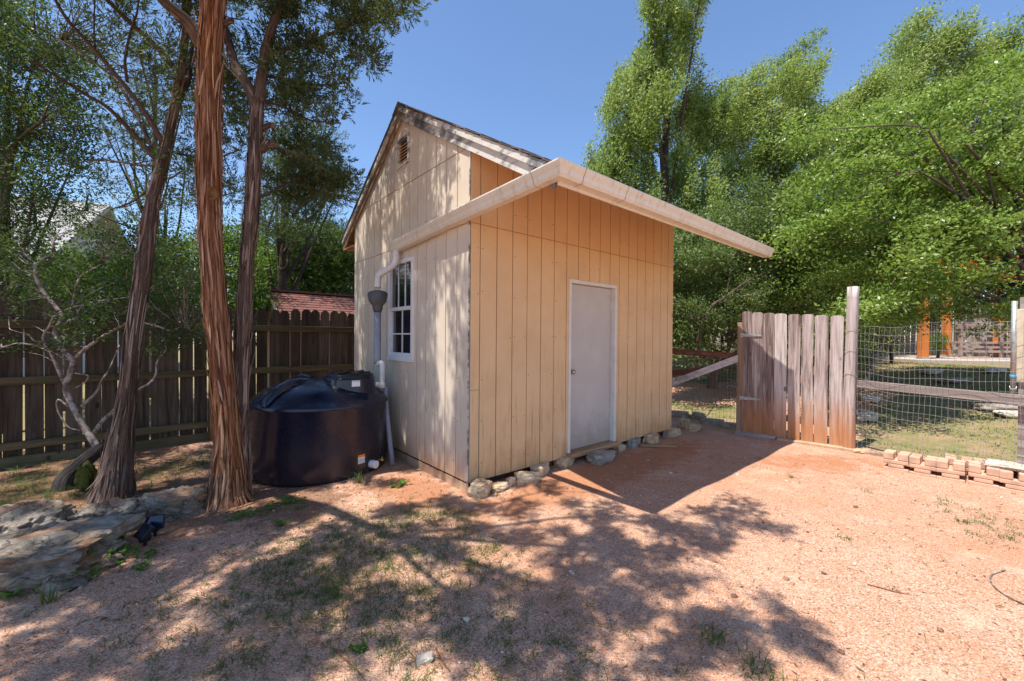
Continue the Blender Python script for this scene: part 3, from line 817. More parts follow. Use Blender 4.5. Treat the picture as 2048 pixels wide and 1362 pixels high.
def band(f, z, d):
    m = MB(); A = [np.array((*f(o), z + h)) for o, h in prof[:8]]
    pr = [np.array((*f(o + (.0022 if k > 1 else -.001)), z + h - (.0022 if 0 < k < 4 else 0))) for k, (o, h) in enumerate(prof[:8])]
    V = pr + [p + np.array(d) for p in pr]
    m.add(V, [(i, i + 1, 9 + i, 8 + i) for i in range(7)], 0); return m
for f, z, d in ((lambda o: (xb - o, yb + .17), 2.674, (0, .007, 0)), (lambda o: (.13, yb - o), 2.681, (.006, 0, 0)), (lambda o: (.66, yb - o), 2.679, (.006, 0, 0))):
    band(f, z, d).build('gutter_seam', M['seal'], GUT)
# downspout, rain head, standpipe
DS = MB()
ds = [(-.085, 1.405, 2.47), (-.085, 1.405, 2.36), (-.10, 1.43, 2.30), (-.16, 1.50, 2.24), (-.22, 1.555, 2.19), (-.235, 1.57, 2.13), (-.235, 1.57, 2.03)]
rr = []
DS.tube(ds, .037, 16, sub=5, ridge=0)
DS = DS.build('downspout', M['pvc'], SHED)
mb = MB()
P, R = spline(np.array(ds), np.full(len(ds), .0445), 5)
for span in (range(5, 12), range(17, 25)):
    mb = MB(); q = []; w = []
    for i in span:
        for k in range(4): q.append(P[i] + (P[min(i + 1, len(P) - 1)] - P[i]) * k / 4); w.append(.0402 if k < 2 else .0374)
    mb.tube(q, w, 16, cap=False); mb.build('crimped_elbow', M['pvc'], DS)
hx, hy = -.235, 1.57
mb = MB()
sec = []
for z, w, tilt in ((1.74, .05, 0), (1.78, .066, 0), (1.82, .07, 0), (1.835, .088, .0), (1.87, .115, .01), (1.95, .135, .05)):
    sec.append([(hx + w * c * .86, hy + w * s * .86, z + tilt * (-c * .3 + -s * .9) * .9) for c, s in [(math.cos(a), math.sin(a)) for a in np.linspace(0, 2 * math.pi, 28, endpoint=False)]])
V = [p for r in sec for p in r]; n = 28
mb.add(V, [(i * n + j, i * n + (j + 1) % n, (i + 1) * n + (j + 1) % n, (i + 1) * n + j) for i in range(len(sec) - 1) for j in range(n)], 0, None, True)
o = mb.build('rain_head', M['funnel'], SHED); sol = o.modifiers.new('t', 'SOLIDIFY'); sol.thickness = .006
mb = MB(); mb.tube([(hx, hy, 1.76), (hx, hy, 1.17), (hx + .0, hy, 1.13)], .041, 18); mb.build('standpipe', M['pvcgrey'], SHED)

# ------------------------------------------------------------------ rain tank
TC = np.array([-2.14, 4.67, 0.0]); TR = .70
TANK = empty('water_tank', TC, 'low black plastic rainwater tank beside the shed, with a domed top and lid', 'water tank')
mb = MB()
mb.lathe([(.001, .0), (TR * .985, .0), (TR, .03), (TR * 1.0, .30), (TR, .70), (TR + .012, .715), (TR + .014, .74), (TR + .004, .757), (TR - .02, .785), (TR - .10, .855), (TR - .22, .915), (TR - .38, .96), (TR - .55, .985), (.001, .99)], (0, 0, 0), 96)
mb.build('tank_body', M['tank'], TANK)
tcx, tcy = .34, -.06
def hump(a, w, name='tank_rib'):
    m = MB(); ca, sa = math.cos(a), math.sin(a); S = np.array([-sa, ca, 0]); Rr = np.array([ca, sa, 0])
    path = [(.18, .985, .3), (.30, 1.0, .8), (.42, .988, 1), (.54, .945, 1), (.62, .90, .95), (.70, .82, .7), (.715, .765, .3)]
    V = []
    for r, z, k in path:
        c = Rr * r + np.array([0, 0, z])
        for s_, h in ((-1, -.05), (-.8, -.006), (-.5, .012), (0, .018), (.5, .012), (.8, -.006), (1, -.05)):
            V.append(c + S * s_ * w * (.55 + .45 * k) + np.array([0, 0, h * k]))
    m.add(V, [(i * 7 + j, i * 7 + j + 1, (i + 1) * 7 + j + 1, (i + 1) * 7 + j) for i in range(len(path) - 1) for j in range(6)], 0, None, True)
    return m.build(name, M['tank'], TANK)
for a in (-1.95, 2.6, 1.2): hump(a, .06)
mb = MB()
mb.lathe([(.29, .76), (.275, .90), (.262, .985), (.262, 1.005), (.235, 1.012), (.001, 1.014)], (tcx, tcy, 0), 48)
mb.build('manway', M['tank'], TANK)
LID = MB()
LID.lathe([(.245, 1.005), (.247, 1.03), (.235, 1.043), (.19, 1.045), (.185, 1.036), (.05, 1.04), (.001, 1.04)], (tcx, tcy, 0), 48)
LID = LID.build('lid', M['black'], TANK)
mb = MB()
for i in range(6):
    a = i * math.pi / 3 + .2
    mb.obox((tcx + .06 * math.cos(a), tcy + .06 * math.sin(a), 1.045), (tcx + .215 * math.cos(a), tcy + .215 * math.sin(a), 1.052), .05, .03)
mb.build('grip', M['black'], LID, bevel=.006)
def stick(a, z0, z1, w, r, mats, name, split=None, cx=0, cy=0):
    m = MB(); k = 6
    def strip(za, zb, mi, dr=0):
        V = []
        for i in range(k + 1):
            t = a + (i / k - .5) * w / r; V += [(cx + (r + dr) * math.cos(t), cy + (r + dr) * math.sin(t), za), (cx + (r + dr) * math.cos(t), cy + (r + dr) * math.sin(t), zb)]
        m.add(V, [(2 * i, 2 * i + 2, 2 * i + 3, 2 * i + 1) for i in range(k)], mi)
    if split: strip(z0, split, 0); strip(split, z1, 1); [strip(z, z + .004, 2, .0008) for z in np.arange(z0 + .012, split - .008, .011)]
    else:
        strip(z0, z1, 0); [strip(z, z + .004, 1, .0008) for z in (z0 + .05, z0 + .062)]
    return m.build(name, mats, TANK)
def ang_at(px, py, z, cx, cy, r):
    d = ray(px, py); best = None
    for t in np.linspace(2.5, 6, 3000):
        P = d * t
        if math.hypot(P[0] - TC[0] - cx, P[1] - TC[1] - cy) <= r: best = P; break
    return (math.atan2(best[1] - TC[1] - cy, best[0] - TC[0] - cx), best[2] + CAM_Z) if best is not None else (-1.2, z)
a, z = ang_at(723, 918, .15, 0, 0, TR + .002); stick(a, z - .045, z + .045, .085, TR + .002, [M['white'], M['orange'], M['print']], 'warning_label', z + .018)
a, z = ang_at(712, 767, .9, tcx, tcy, .283); stick(a, z - .032, z + .032, .085, .284, [M['white'], M['print']], 'white_label', None, tcx, tcy)
# outlet fitting low on the wall
a, z = ang_at(740, 937, .1, 0, 0, TR); a += .02; z = .10
ca, sa = math.cos(a), math.sin(a)
mb = MB(); mb.tube([(ca * (TR - .03), sa * (TR - .03), z), (ca * (TR + .075), sa * (TR + .075), z)], .042, 18); VAL = mb.build('outlet_cap', M['pvc'], TANK, bevel=.006)
mb = MB(); b2 = a + .17
mb.tube([(math.cos(b2) * (TR - .02), math.sin(b2) * (TR - .02), z + .01), (math.cos(b2) * (TR + .07), math.sin(b2) * (TR + .07), z + .01)], .013, 10); mb.tube([(math.cos(b2) * (TR + .05), math.sin(b2) * (TR + .05), z - .0), (math.cos(b2) * (TR + .05), math.sin(b2) * (TR + .05), z + .045)], .009, 8)
mb.build('tap', M['brass'], TANK)
# inlet and overflow pipes
sp = np.array([*L2W(hx, hy)]); spz = np.array([sp[0], sp[1], 0]) - TC
e0 = rel(TANK, dep(770, 716, sp[1] - .02)); e1 = rel(TANK, dep(764, 731, sp[1] - .05)); e2 = rel(TANK, dep(763, 768, sp[1] - .08))
dirn = unit(np.array([tcx - e2[0], tcy - e2[1], 0])); e3 = np.array([tcx, tcy, e2[2]]) - dirn * .25
mb = MB(); mb.tube([spz + [0, 0, 1.20], spz + [0, 0, 1.13], e1 + [0, 0, .02], e2 + [0, 0, .03], e2 - [0, 0, .02]], .032, 16, sub=5)
mb.tube([e2 + [0, 0, -.0], e2 * .45 + e3 * .55, e3], .03, 14)
mb.tube([e2 + [0, 0, .02], e2 - [0, 0, .045]], .040, 16)
mb.tube([e3 * .75 + e2 * .25, e3 * .9 + e2 * .1], .042, 16)
mb.build('inlet_pipe', M['pvc'], TANK)
o0 = rel(TANK, dep(768, 770, sp[1] - .02)); o1 = rel(TANK, G(785, 931))
mb = MB(); q = [e2 - [0, 0, .04], o0 + [.02, 0, -.03], o0 + (o1 - o0) * .2, o1 + [0, 0, .0]]
mb.tube(q, [.022, .026, .028, .028], 12, sub=4); mb.build('overflow_pipe', M['pvcgrey'], TANK)

# ------------------------------------------------------------------ left privacy fence (parallel to the shed front)
def fy(x): return 3.86 + .0576 * (x + 2.7)
FENCE = empty('privacy_fence', (*L2W(-1.0, fy(-1.0)), 0), 'dark weathered board fence behind the water tank and juniper trunks', 'fence', rotz=math.atan2(FD[1], FD[0]) + math.atan(.0576))
rf = random.Random(8)
def picket(w, h, t, ear=.04, round_=False, edge=False):
    mb = MB()
    if round_: top = [(-w / 2, h - .06), (-w / 2 + .012, h - .03), (-w * .22, h - .004), (0, h), (w * .22, h - .004), (w / 2 - .012, h - .03), (w / 2, h - .06)]
    elif edge: top = [(-w / 2 + .004 * math.sin(z * 5 + w * 90) * min(1, z), z) for z in np.linspace(.15, h - ear, 7)] + [(-w / 2 + ear * .7, h - .004), (0, h), (w / 2 - ear * .7, h - .006)] + [(w / 2 + .004 * math.sin(z * 4 + w * 140) * min(1, z), z) for z in np.linspace(h - ear, .15, 7)]
    else: top = [(-w / 2, h - ear), (-w / 2 + ear * .8, h), (w / 2 - ear * .8, h), (w / 2, h - ear)]
    poly = [(w / 2, 0, 0), (-w / 2, 0, 0)] + [(a, 0, b) for a, b in top]
    mb.prism([np.array(p) for p in poly], None, (0, t, 0)); return mb
pms = []
x = -6.2; first = {}
while x < 2.6:
    w = rf.choice((.138, .14, .142)); key = rf.randrange(3)
    if key not in first:
        o = picket(.140, 1.82 + .01 * key, .016, .04, True).build('picket', M['fence'], FENCE); first[key] = o
    else:
        o = first[key].copy(); COL.objects.link(o); o.parent = FENCE
    o.location = (x + rf.uniform(-.003, .003), .02, .03 + rf.uniform(-.012, .012)); o.rotation_euler = (rf.uniform(-.008, .008), rf.uniform(-.006, .006), 0)
    x += .140 + rf.choice((.009, .012, .017, .007))
for z, h in ((.22, .09), (.93, .09), (1.56, .09)):
    mb = MB(); mb.box((-6.3, -.040, z - h / 2), (2.7, -.002, z + h / 2)); mb.build('fence_rail', M['rail'], FENCE, bevel=.004)
for x in (-5.35, -2.95, -.62, 1.72):
    mb = MB(); mb.tube([(x, -.095, -.05), (x, -.095, .9), (x + .01, -.095, 1.72)], [.062, .060, .058], 16, ridge=.03); mb.build('fence_post', M['post'], FENCE)
mb = MB(); mb.box((-6.3, -.02, -.06), (2.7, .012, .10)); mb.build('kickboard', M['rail'], FENCE)

# ------------------------------------------------------------------ picket gate
GA, GB = G(1479, 868), G(1697, 900)
ge = GB[:2] - GA[:2]; gl = np.linalg.norm(ge); gang = math.atan2(ge[1], ge[0])
GATE = empty('picket_gate', GA, 'weathered grey picket gate with dog-eared boards and rust-stained feet', 'gate', rotz=gang)
def gp(px, py):
    P = onplane(px, py, GA, GB); return (P[:2] - GA[:2]) @ ge / gl, P[2] - GA[2]
for (l, r, t, bt) in ((655, 722, 290, 1140), (722, 797, 296, 1158), (799, 876, 300, 1178), (880, 963, 305, 1205), (972, 1058, 309, 1222), (1066, 1152, 309, 1230), (1156, 1252, 316, 1243), (1264, 1358, 318, 1243)):
    x0, zt = gp(1300 + .2864 * l, 540 + .2864 * t); x1, _ = gp(1300 + .2864 * r, 540 + .2864 * t); xm = (x0 + x1) / 2
    x2, zb = gp(1300 + .2864 * (l + r) / 2, 540 + .2864 * bt); zb = max(zb, .015)
    o = picket((x1 - x0) * (1.02 if l < 900 else .99), zt - zb, .018, .026, False, True).build('picket', M['gate'], GATE, bevel=.0025)
    o.location = (xm, -.0095 - rf.uniform(0, .003), zb); o.rotation_euler = (rf.uniform(-.012, .012), -(xm - x2) / (zt - zb) * -.6 + rf.uniform(-.004, .004), 0)
for z in (.32, 1.28):
    mb = MB(); mb.box((.10, .012, z - .045), (gl - .1, .05, z + .045)); mb.build('gate_rail', M['gatedark'], GATE)
mb = MB(); mb.obox((.14, .03, .36), (gl - .16, .03, 1.23), .036, .085); mb.build('gate_brace', M['gatedark'], GATE)
for py in (455, 893):
    _, z = gp(1300 + .2864 * 660, 540 + .2864 * py)
    mb = MB(); mb.box((.0, -.032, z - .028), (.055, -.028, z + .028)); mb.tube([(.058, -.03, z - .032), (.058, -.03, z + .032)], .007, 8)
    mb.prism([np.array(p) for p in ((.06, -.030, z - .028), (.06, -.030, z + .028), (.28, -.030, z + .010), (.28, -.030, z - .010))], None, (0, -.003, 0)); mb.build('hinge', M['galv'], GATE)
HP = empty('hinge_post', GA, 'square brown post carrying the gate hinges', 'post', rotz=gang)
mb = MB(); _, zt = gp(1485, 645); mb.box((-.045, -.028, -.1), (.045, .062, zt)); mb.build('post_shaft', M['gatedark'], HP, bevel=.005)
mb = MB(); mb.box((-.046, .062, .3), (.046, .066, .42)); mb.build('post_bracket', M['galv'], HP)
RP = empty('latch_post', GB, 'tall round grey post standing beside the picket gate', 'post')
_, zt = gp(1706, 573)
mb = MB(); mb.tube([(0, 0, -.1), (.0, 0, .6), (.015, 0, 1.3), (.03, .0, zt)], [.074, .070, .066, .064], 28, ridge=.02, rfreq=5, sub=6); mb.build('post_shaft', M['gate'], RP)
for z in (.55, 1.0, 1.32, 1.6):
    mb = MB(); mb.tube([(.01 + .074 * math.cos(a), .074 * math.sin(a), z + .02 * math.sin(2 * a)) for a in np.linspace(0, 6.28, 24)], .0022, 5); mb.build('wire_tie', M['galv'], RP)
SILL = MB(); SILL.box((-.05, -.07, -.04), (.48, .03, .05)); o = SILL.build('threshold_timber', M['railgrey'], None, tuple(GA + np.array([0, 0, .0])), gang, bevel=.008); tag(o, 'grey timber lying under the hinge side of the gate', 'timber')
mb = MB(); mb.box((.50, -.10, -.04), (gl + .35, .05, .035)); o = mb.build('threshold_slab', M['concrete'], None, tuple(GA), gang, bevel=.01); tag(o, 'tan concrete strip under the gate and round latch post', 'kerb')

# ------------------------------------------------------------------ wire garden fence, right of the gate
WA = GB[:2]; WB = np.array([5.03, 3.75]); we = WB - WA; wl = np.linalg.norm(we); we = we / wl; wang = math.atan2(we[1], we[0])
WF = empty('wire_fence', (*WA, 0), 'welded wire mesh fence with a grey wooden mid rail right of the gate', 'fence', rotz=wang)
mb = MB(); rw = random.Random(2); xs = np.arange(.09, wl + .6, .0508); zs = np.arange(.02, 1.72, .1016)
def sagz(x, z): return z + .02 * math.sin(x * 4 + z * 2) + .012 * math.sin(x * 9)
def bow(x, z): return .018 * math.sin(x * 5 + z * 3) + .012 * math.sin(x * 11 + z)
for x in xs:
    pts = [(x + .006 * math.sin(z * 7 + x * 3), bow(x, z), sagz(x, z)) for z in np.linspace(zs[0], zs[-1], 9)]
    mb.tube(pts, .0014, 4, cap=False)
for z in zs:
    pts = [(x, bow(x, z) + .003, sagz(x, z)) for x in np.linspace(xs[0], xs[-1], 22)]
    mb.tube(pts, .0014, 4, cap=False)
mb.build('wire_mesh', M['galv'], WF)
def wp(px, py):
    P = onplane(px, py, WA, WB); return (P[:2] - WA) @ we, P[2]
x0, z0 = wp(1713, 768); x1, z1 = wp(2034, 800)
mb = MB(); mb.obox((.05, .06, z0), (x1 + .5, .06, z1 - .0), .038, .098); mb.build('mid_rail', M['railgrey'], WF, bevel=.004)
x2, z2 = wp(2018, 622); _, z3 = wp(2018, 770)
mb = MB(); mb.tube([(x2, .09, z3 - .02), (x2, .09, z2 + .1)], .021, 14); mb.build('metal_post', M['galv'], WF)
mb = MB(); mb.tube([(x2, .09, z3 - .02), (x2 - .05, .22, z3 - .12)], .024, 14); mb.tube([(x2, .09, z3 + .06), (x2, .09, z3 + .1)], .025, 14, mi=1)
mb.build('pipe_brace', [M['galv'], m_plain('blue_tape', (.10, .30, .42), .6)], WF)
# beige box column at the frame edge
x4, z4 = wp(2052, 700)
bp = np.array([*(WA + we * (x4 + .02)), 0]) + np.array([.17, .10, 0])
BC = empty('boxed_post', bp, 'beige boxed wooden post behind the wire fence at the edge of the yard', 'post', rotz=wang)
mb = MB(); mb.box((-.07, -.07, -.1), (.07, .07, 1.9)); mb.build('post_shaft', M['railgrey'], BC)
mb = MB(); mb.box((-.10, -.10, 1.06), (.10, .10, 1.78)); mb.build('post_sleeve', m_plain('beige_sleeve', (.60, .50, .36), .7), BC, bevel=.006)

# rails and brace between the shed and the hinge post
RA = np.array([*L2W(W_ - .02, 1.15), 0]); RBt = GA + np.array([.02, .04, 0])
RF = empty('brace_fence', RA, 'short rail fence with a diagonal brace between shed and gate post', 'fence')
def rp(px, py): return rel(RF, onplane(px, py, RA, RBt))
a, b = rp(1335, 702), rp(1474, 712); mb = MB(); mb.obox(a, b, .04, .095); mb.build('brace_rail', M['railbrown'], RF)
a, b = rp(1335, 747), rp(1400, 741); mb = MB(); mb.obox(a, b + (b - a) * .2, .038, .095); mb.build('brace_rail', M['railbrown'], RF)
a, b = rp(1330, 770), rp(1478, 714); mb = MB(); mb.obox(a + [0, -.045, 0], b + [0, -.045, 0], .038, .10); mb.build('diagonal_brace', M['railgrey'], RF)
mb = MB(); ln = np.linalg.norm(RBt[:2] - RA[:2]); dv = (RBt - RA) / ln
for x in np.arange(.05, ln, .0508): mb.tube([dv * x + [0, 0, .02], dv * x + [0, 0, 1.2]], .0016, 4, cap=False)
for z in np.arange(.02, 1.25, .1016): mb.tube([dv * .03 + [0, 0, z], dv * (ln - .03) + [0, 0, z]], .0016, 4, cap=False)
mb.build('wire_mesh', M['gatedark'], RF)

# ------------------------------------------------------------------ interlocking concrete blocks
def block_mesh():
    """stackable block: slotted base, cross-shaped channel between four corner pads"""
    mb = MB(); w, d, h = BW, .22, .205
    def bx(x0, x1, y0, y1, z0, z1): mb.box((x0, y0, z0), (x1, y1, z1))
    a = w * .42
    bx(-w / 2, w / 2, -d / 2, d / 2, 0, .042)
    bx(-w / 2 + .04, w / 2 - .04, -d / 2, d / 2, .042, .084)
    bx(-w / 2, w / 2, -d / 2, d / 2, .084, .128)
    for sx in (-1, 1):
        for sy in (-1, 1):
            x0 = sx * w / 2; x1 = sx * (w / 2 - a); y0 = sy * d / 2; y1 = sy * (d / 2 - .088)
            bx(min(x0, x1), max(x0, x1), min(y0, y1), max(y0, y1), .128, h)
    return mb
blk = None; BM = []
A_, B_ = G(1768, 937), G(2048, 987)
be = unit(B_[:2] - A_[:2]); bang = math.atan2(be[1], be[0])
nrmb = np.array([-be[1], be[0]])
if nrmb @ np.array([.7, .7]) < 0: nrmb = -nrmb
bt = [(onplane(x, 900, A_, B_)[:2] - A_[:2]) @ be for x in (1768, 1820, 1874, 1933, 2004, 2060, 2120)]
BW = float(np.mean(np.diff(bt)[:4])) - .006
blabels = ['tan slotted concrete block nearest the gate, at the end of the front row', 'tan slotted block second from the gate end of the front row', 'tan slotted block third from the gate end, with a cracked-looking wide base', 'tan slotted block in the front row left of the flagstone', 'tan slotted block in the front row under the flagstone', 'tan slotted block at the cut-off right end of the front row']
rlabels = ['grey-topped slotted block in the back row nearest the gate', 'slotted block in the middle of the back row', 'slotted block in the back row behind the flagstone', 'slotted block at the right end of the back row']
for k, lab in enumerate(blabels + rlabels):
    if k < 6:
        c = A_[:2] + be * (bt[k] + bt[k + 1]) / 2
    else:
        c = (A_[:2] + be * ((BW + .012) * (k - 6) + BW * 2.7)) + nrmb * .27
    if blk is None: blk = block_mesh().build('concrete_block', M['block'], None, bevel=.009); o = blk
    else: o = blk.copy(); COL.objects.link(o)
    c = c + nrmb * .11
    o.location = (c[0], c[1], float(zg(*c)) - .012 + rf.uniform(-.008, .008)); o.rotation_euler = (rf.uniform(-.02, .02), rf.uniform(-.03, .03), bang + rf.uniform(-.05, .05))
    tag(o, lab, 'concrete block', 'interlocking blocks below the wire fence'); BM.append(c)
fc = (BM[4] + BM[3]) / 2 + be * .08 + nrmb * .06
o = rock('flagstone', (fc[0], fc[1], .222), (.42, .30, .06), 4, M['flag'], bang, None, 4, .22, .75); tag(o, 'flat cream flagstone lying on top of the concrete blocks', 'flagstone')

# ------------------------------------------------------------------ stones
def stone(name, px, py, w, d, h, seed, mat, label, rot=0, group=None, cat='stone', sub=4, rough=.26, boxy=.5, sink=.25, lay=0.0, foot=0):
    g = G(px, py)
    if foot: v = unit(g[:2]); g = np.array([g[0] + v[0] * d * foot, g[1] + v[1] * d * foot, g[2]])
    o = rock(name, (g[0], g[1], g[2] + h / 2 - h * sink), (w, d, h), seed, mat, rot, None, sub, rough, boxy, lay)
    tag(o, label, cat, group); return o
ea = math.atan2(FD[1], FD[0]); sg_ = 'edging stones along the shed front'
for i, (px, py, w, d, h, m, lab, ro) in enumerate((
    (960, 996, .23, .19, .19, 'pale', 'rounded tan stone at the near corner of the shed', .2),
    (998, 984, .20, .14, .10, 'pale', 'low tan stone just right of the rounded corner stone', .1),
    (1021, 973, .11, .09, .11, 'pale', 'small knobbly white stone beside the pale log-shaped stone', 0),
    (1054, 967, .30, .13, .13, 'pale', 'pale log-shaped stone with a crack along its top', -.55),
    (1080, 951, .30, .17, .15, 'pale', 'slanted tan stone behind the log-shaped stone', .45),
    (1128, 934, .27, .19, .17, 'pale', 'wedge of tan stone just left of the door step', .2),
    (1203, 925, .46, .26, .15, 'greystone', 'flat grey-brown step stone in front of the door', .12),
    (1236, 905, .20, .16, .15, 'pale', 'orange-tan stone against the right end of the step stone', 0),
    (1264, 894, .28, .18, .17, 'greystone', 'squarish grey stone right of the door', .1),
    (1303, 887, .34, .18, .16, 'pale', 'tan stone with an orange underside beyond the grey stone', .1),
    (1342, 873, .38, .22, .15, 'pale', 'tan stone at the far right corner of the shed wall', .1),
    (1370, 856, .24, .18, .22, 'pale', 'small tan stone on top of the corner pile', .3),
    (1386, 862, .38, .24, .12, 'pale', 'flat whitish stone at the outer end of the edging', .2))):
    stone('edging_stone', px, py, w, d, h, 20 + i, M[m], lab, ea + ro, sg_, lay=.05, foot=.42, boxy=.62)
for i, (px, py, w, h, lab) in enumerate(((1352, 832, .5, .14, 'dark border stone just behind the far shed corner'), (1398, 838, .26, .17, 'pale upright block in the shaded border behind the shed'), (1425, 848, .42, .13, 'dark border stone in the middle of the shaded border'), (1462, 856, .38, .13, 'dark border stone touching the gate hinge post'))):
    stone('border_stone', px, py, w, .2, h, 60 + i, M['greystone'], lab, -.6, 'stones bordering the shaded bed')
bg = 'limestone boulders under the junipers'
for i, (px, py, w, d, h, ro, lab, bx_) in enumerate((
    (62, 1142, .95, .66, .32, .3, 'broad grey limestone slab at the left edge, pitted on top', .62),
    (30, 1085, .55, .5, .34, .1, 'humped grey boulder at the left edge behind the broad slab', .5),
    (205, 1058, .50, .36, .30, .5, 'rounded tan-topped boulder at the foot of the leaning juniper', .45),
    (350, 1030, .46, .28, .30, .45, 'angular pale rock between the two juniper trunks', .7))):
    o = stone('boulder', px, py, w, d, h, 80 + i, M['lime'], lab, ro, bg, 'boulder', 6, .34, bx_, .30, .0)
o = stone('loose_stone', 850, 1320, .085, .06, .028, 97, M['flag'], 'flat white stone lying alone on the gravel at the bottom', .1, None, sub=3)
o = stone('loose_stone', 1842, 946, .12, .08, .05, 98, M['flag'], 'small cream stone in front of the concrete blocks', .3, None, sub=3)
mb = MB(); mb.box((-.24, -.035, 0), (.24, .035, .022)); g = G(1316, 894); o = mb.build('scrap_board', M['plank'], None, tuple(g + [0, 0, .004]), -.08, bevel=.003); tag(o, 'short tan scrap board lying on the soil right of the door', 'board')
# solar path lights
def solar(px, py, rz, tilt, lab):
    g = G(px, py); t = empty('solar_light', g, lab, 'solar light', 'solar lights by the boulders', rz)
    R = Matrix.Rotation(tilt, 4, 'X'); mb = MB(); mb.box((-.055, -.05, -.016), (.055, .05, .012)); o = mb.build('light_housing', M['black'], t, bevel=.005); o.matrix_local = Matrix.Translation((0, 0, .10)) @ R
    mb = MB(); mb.box((-.047, -.043, .0121), (.047, .043, .0145)); o = mb.build('solar_panel', M['solar'], t); o.matrix_local = Matrix.Translation((0, 0, .10)) @ R
    mb = MB(); mb.tube([(0, 0, -.05), (0, .01, .085)], .011, 8); mb.tube([(0, .03, .055), (0, -.02, .06)], .03, 10); mb.build('stake', M['black'], t)
solar(288, 1092, -.45, .75, 'solar light with a blue panel leaning against the boulder')
solar(310, 1072, .5, 1.25, 'dark solar light turned away behind the blue-panelled one')
# stump
g = G(150, 978); ST = empty('tree_stump', g, 'charred leaning stump with a mossy chunk behind the boulders', 'stump')
mb = MB(); mb.tube([(-.10, 0, -.03), (-.09, .02, .10), (-.03, .07, .20), (.06, .14, .31), (.12, .19, .38)], [.10, .078, .068, .058, .04], 36, ridge=.10, sub=6, seed=4, rfreq=8); mb.build('stump_log', m_bark('charred_bark', (.012, .01, .01), (.05, .04, .035), (.18, .15, .13), (.08, .06, .05)), ST)
o = rock('moss_chunk', (.13, -.03, .12), (.14, .10, .26), 41, M['moss'], .3, ST, 4, .5, .4)

# ------------------------------------------------------------------ neighbours
NS = empty('neighbour_shed', dep(640, 700, 9.0) * [1, 1, 0], 'small tan shed with a red-brown shingle roof beyond the fence', 'shed')
ra, rb = dep(548, 583, 8.6), None
drn = np.array([math.cos(ea + .03), math.sin(ea + .03), 0]); nb = np.array([-drn[1], drn[0], 0])
ra = rel(NS, ra); rb = ra + drn * 4.2; wd, hh = 1.25, .62
e1, e2_ = ra - nb * wd - [0, 0, hh], rb - nb * wd - [0, 0, hh]; f1, f2 = ra + nb * wd - [0, 0, hh], rb + nb * wd - [0, 0, hh]
mb = MB()
for k in range(11):
    t0, t1 = k / 11, (k + 1.15) / 11
    for (p, q) in ((e1, e2_), (f1, f2)):
        a0, b0 = ra + (p - ra) * min(t1, 1.04), rb + (q - rb) * min(t1, 1.04); a1, b1 = ra + (p - ra) * t0, rb + (q - rb) * t0
        ov = -drn * .12
        mb.add([a0 + ov + [0, 0, .02], b0 + [0, 0, .02], b1 + [0, 0, .006], a1 + ov + [0, 0, .006], a0 + ov, b0, b1 - [0, 0, .02], a1 + ov - [0, 0, .02]], [(0, 1, 2, 3), (7, 6, 5, 4), (0, 4, 5, 1), (1, 5, 6, 2), (2, 6, 7, 3), (3, 7, 4, 0)])
mb.obox(ra - drn * .13 + [0, 0, .02], rb + [0, 0, .02], .2, .035)
mb.build('roof', M['redroof'], NS)
mb = MB(); mb.obox(e1 - drn * .1 - [0, 0, .05], e2_ - [0, 0, .05], .03, .12); mb.build('fascia', m_plain('brown_fascia', (.26, .12, .07), .7), NS)
mb = MB(); i1, i2 = e1 + nb * .12, f1 - nb * .12
base = lambda p: np.array([p[0], p[1], 0])
mb.prism([base(i1), base(i2), i2 - [0, 0, .02], ra - [0, 0, .09], i1 - [0, 0, .02]], None, drn * 4.1); mb.build('wall', m_plain('tan_neighbour_siding', (.50, .30, .18), .8), NS)
mb = MB()
for p in (e1, f1): mb.obox(ra - drn * .10 - [0, 0, .07], p - drn * .10 - [0, 0, .07], .03, .10)
mb.build('gable_trim', M['gutter'], NS)
c = ra - drn * .015 - [0, 0, .42]
mb = MB(); mb.obox(c - nb * .16, c + nb * .16, .03, .2); mb.build('vent', M['trimwhite'], NS)

HC = np.array([-22.5, 13.0, 0]); HO = empty('neighbour_house', HC, 'pale house with a grey shingle roof half hidden by trees at the left', 'house', rotz=.45)
mb = MB(); mb.box((-7, -4.5, 0), (7, 4.5, 3.2)); mb.build('wall', m_plain('pale_house_wall', (.58, .53, .50), .8), HO)
mb = MB(); mb.prism([np.array(p, float) for p in ((-7.5, -5.1, 2.95), (-7.5, 0, 6.3), (-7.5, 5.1, 2.95), (-7.5, 5.1, 3.15), (-7.5, 0, 6.5), (-7.5, -5.1, 3.15))], None, (15, 0, 0)); mb.build('roof', M['housroof'], HO)
mb = MB(); mb.prism([np.array(p, float) for p in ((-6.95, -4.4, 3.2), (-6.95, 0, 6.1), (-6.95, 4.4, 3.2))], None, (13.9, 0, 0)); mb.build('gable', m_plain('pale_gable', (.44, .42, .41), .8), HO)
for x in (-4.5, 0.5, 4.5):
    mb = MB(); mb.box((x - .7, -4.56, 1.0), (x + .7, -4.49, 2.4)); w = mb.build('window', M['vinyl'], HO)
    mb = MB(); mb.box((x - .6, -4.58, 1.1), (x + .6, -4.562, 2.3)); mb.build('pane', M['glass'], w)

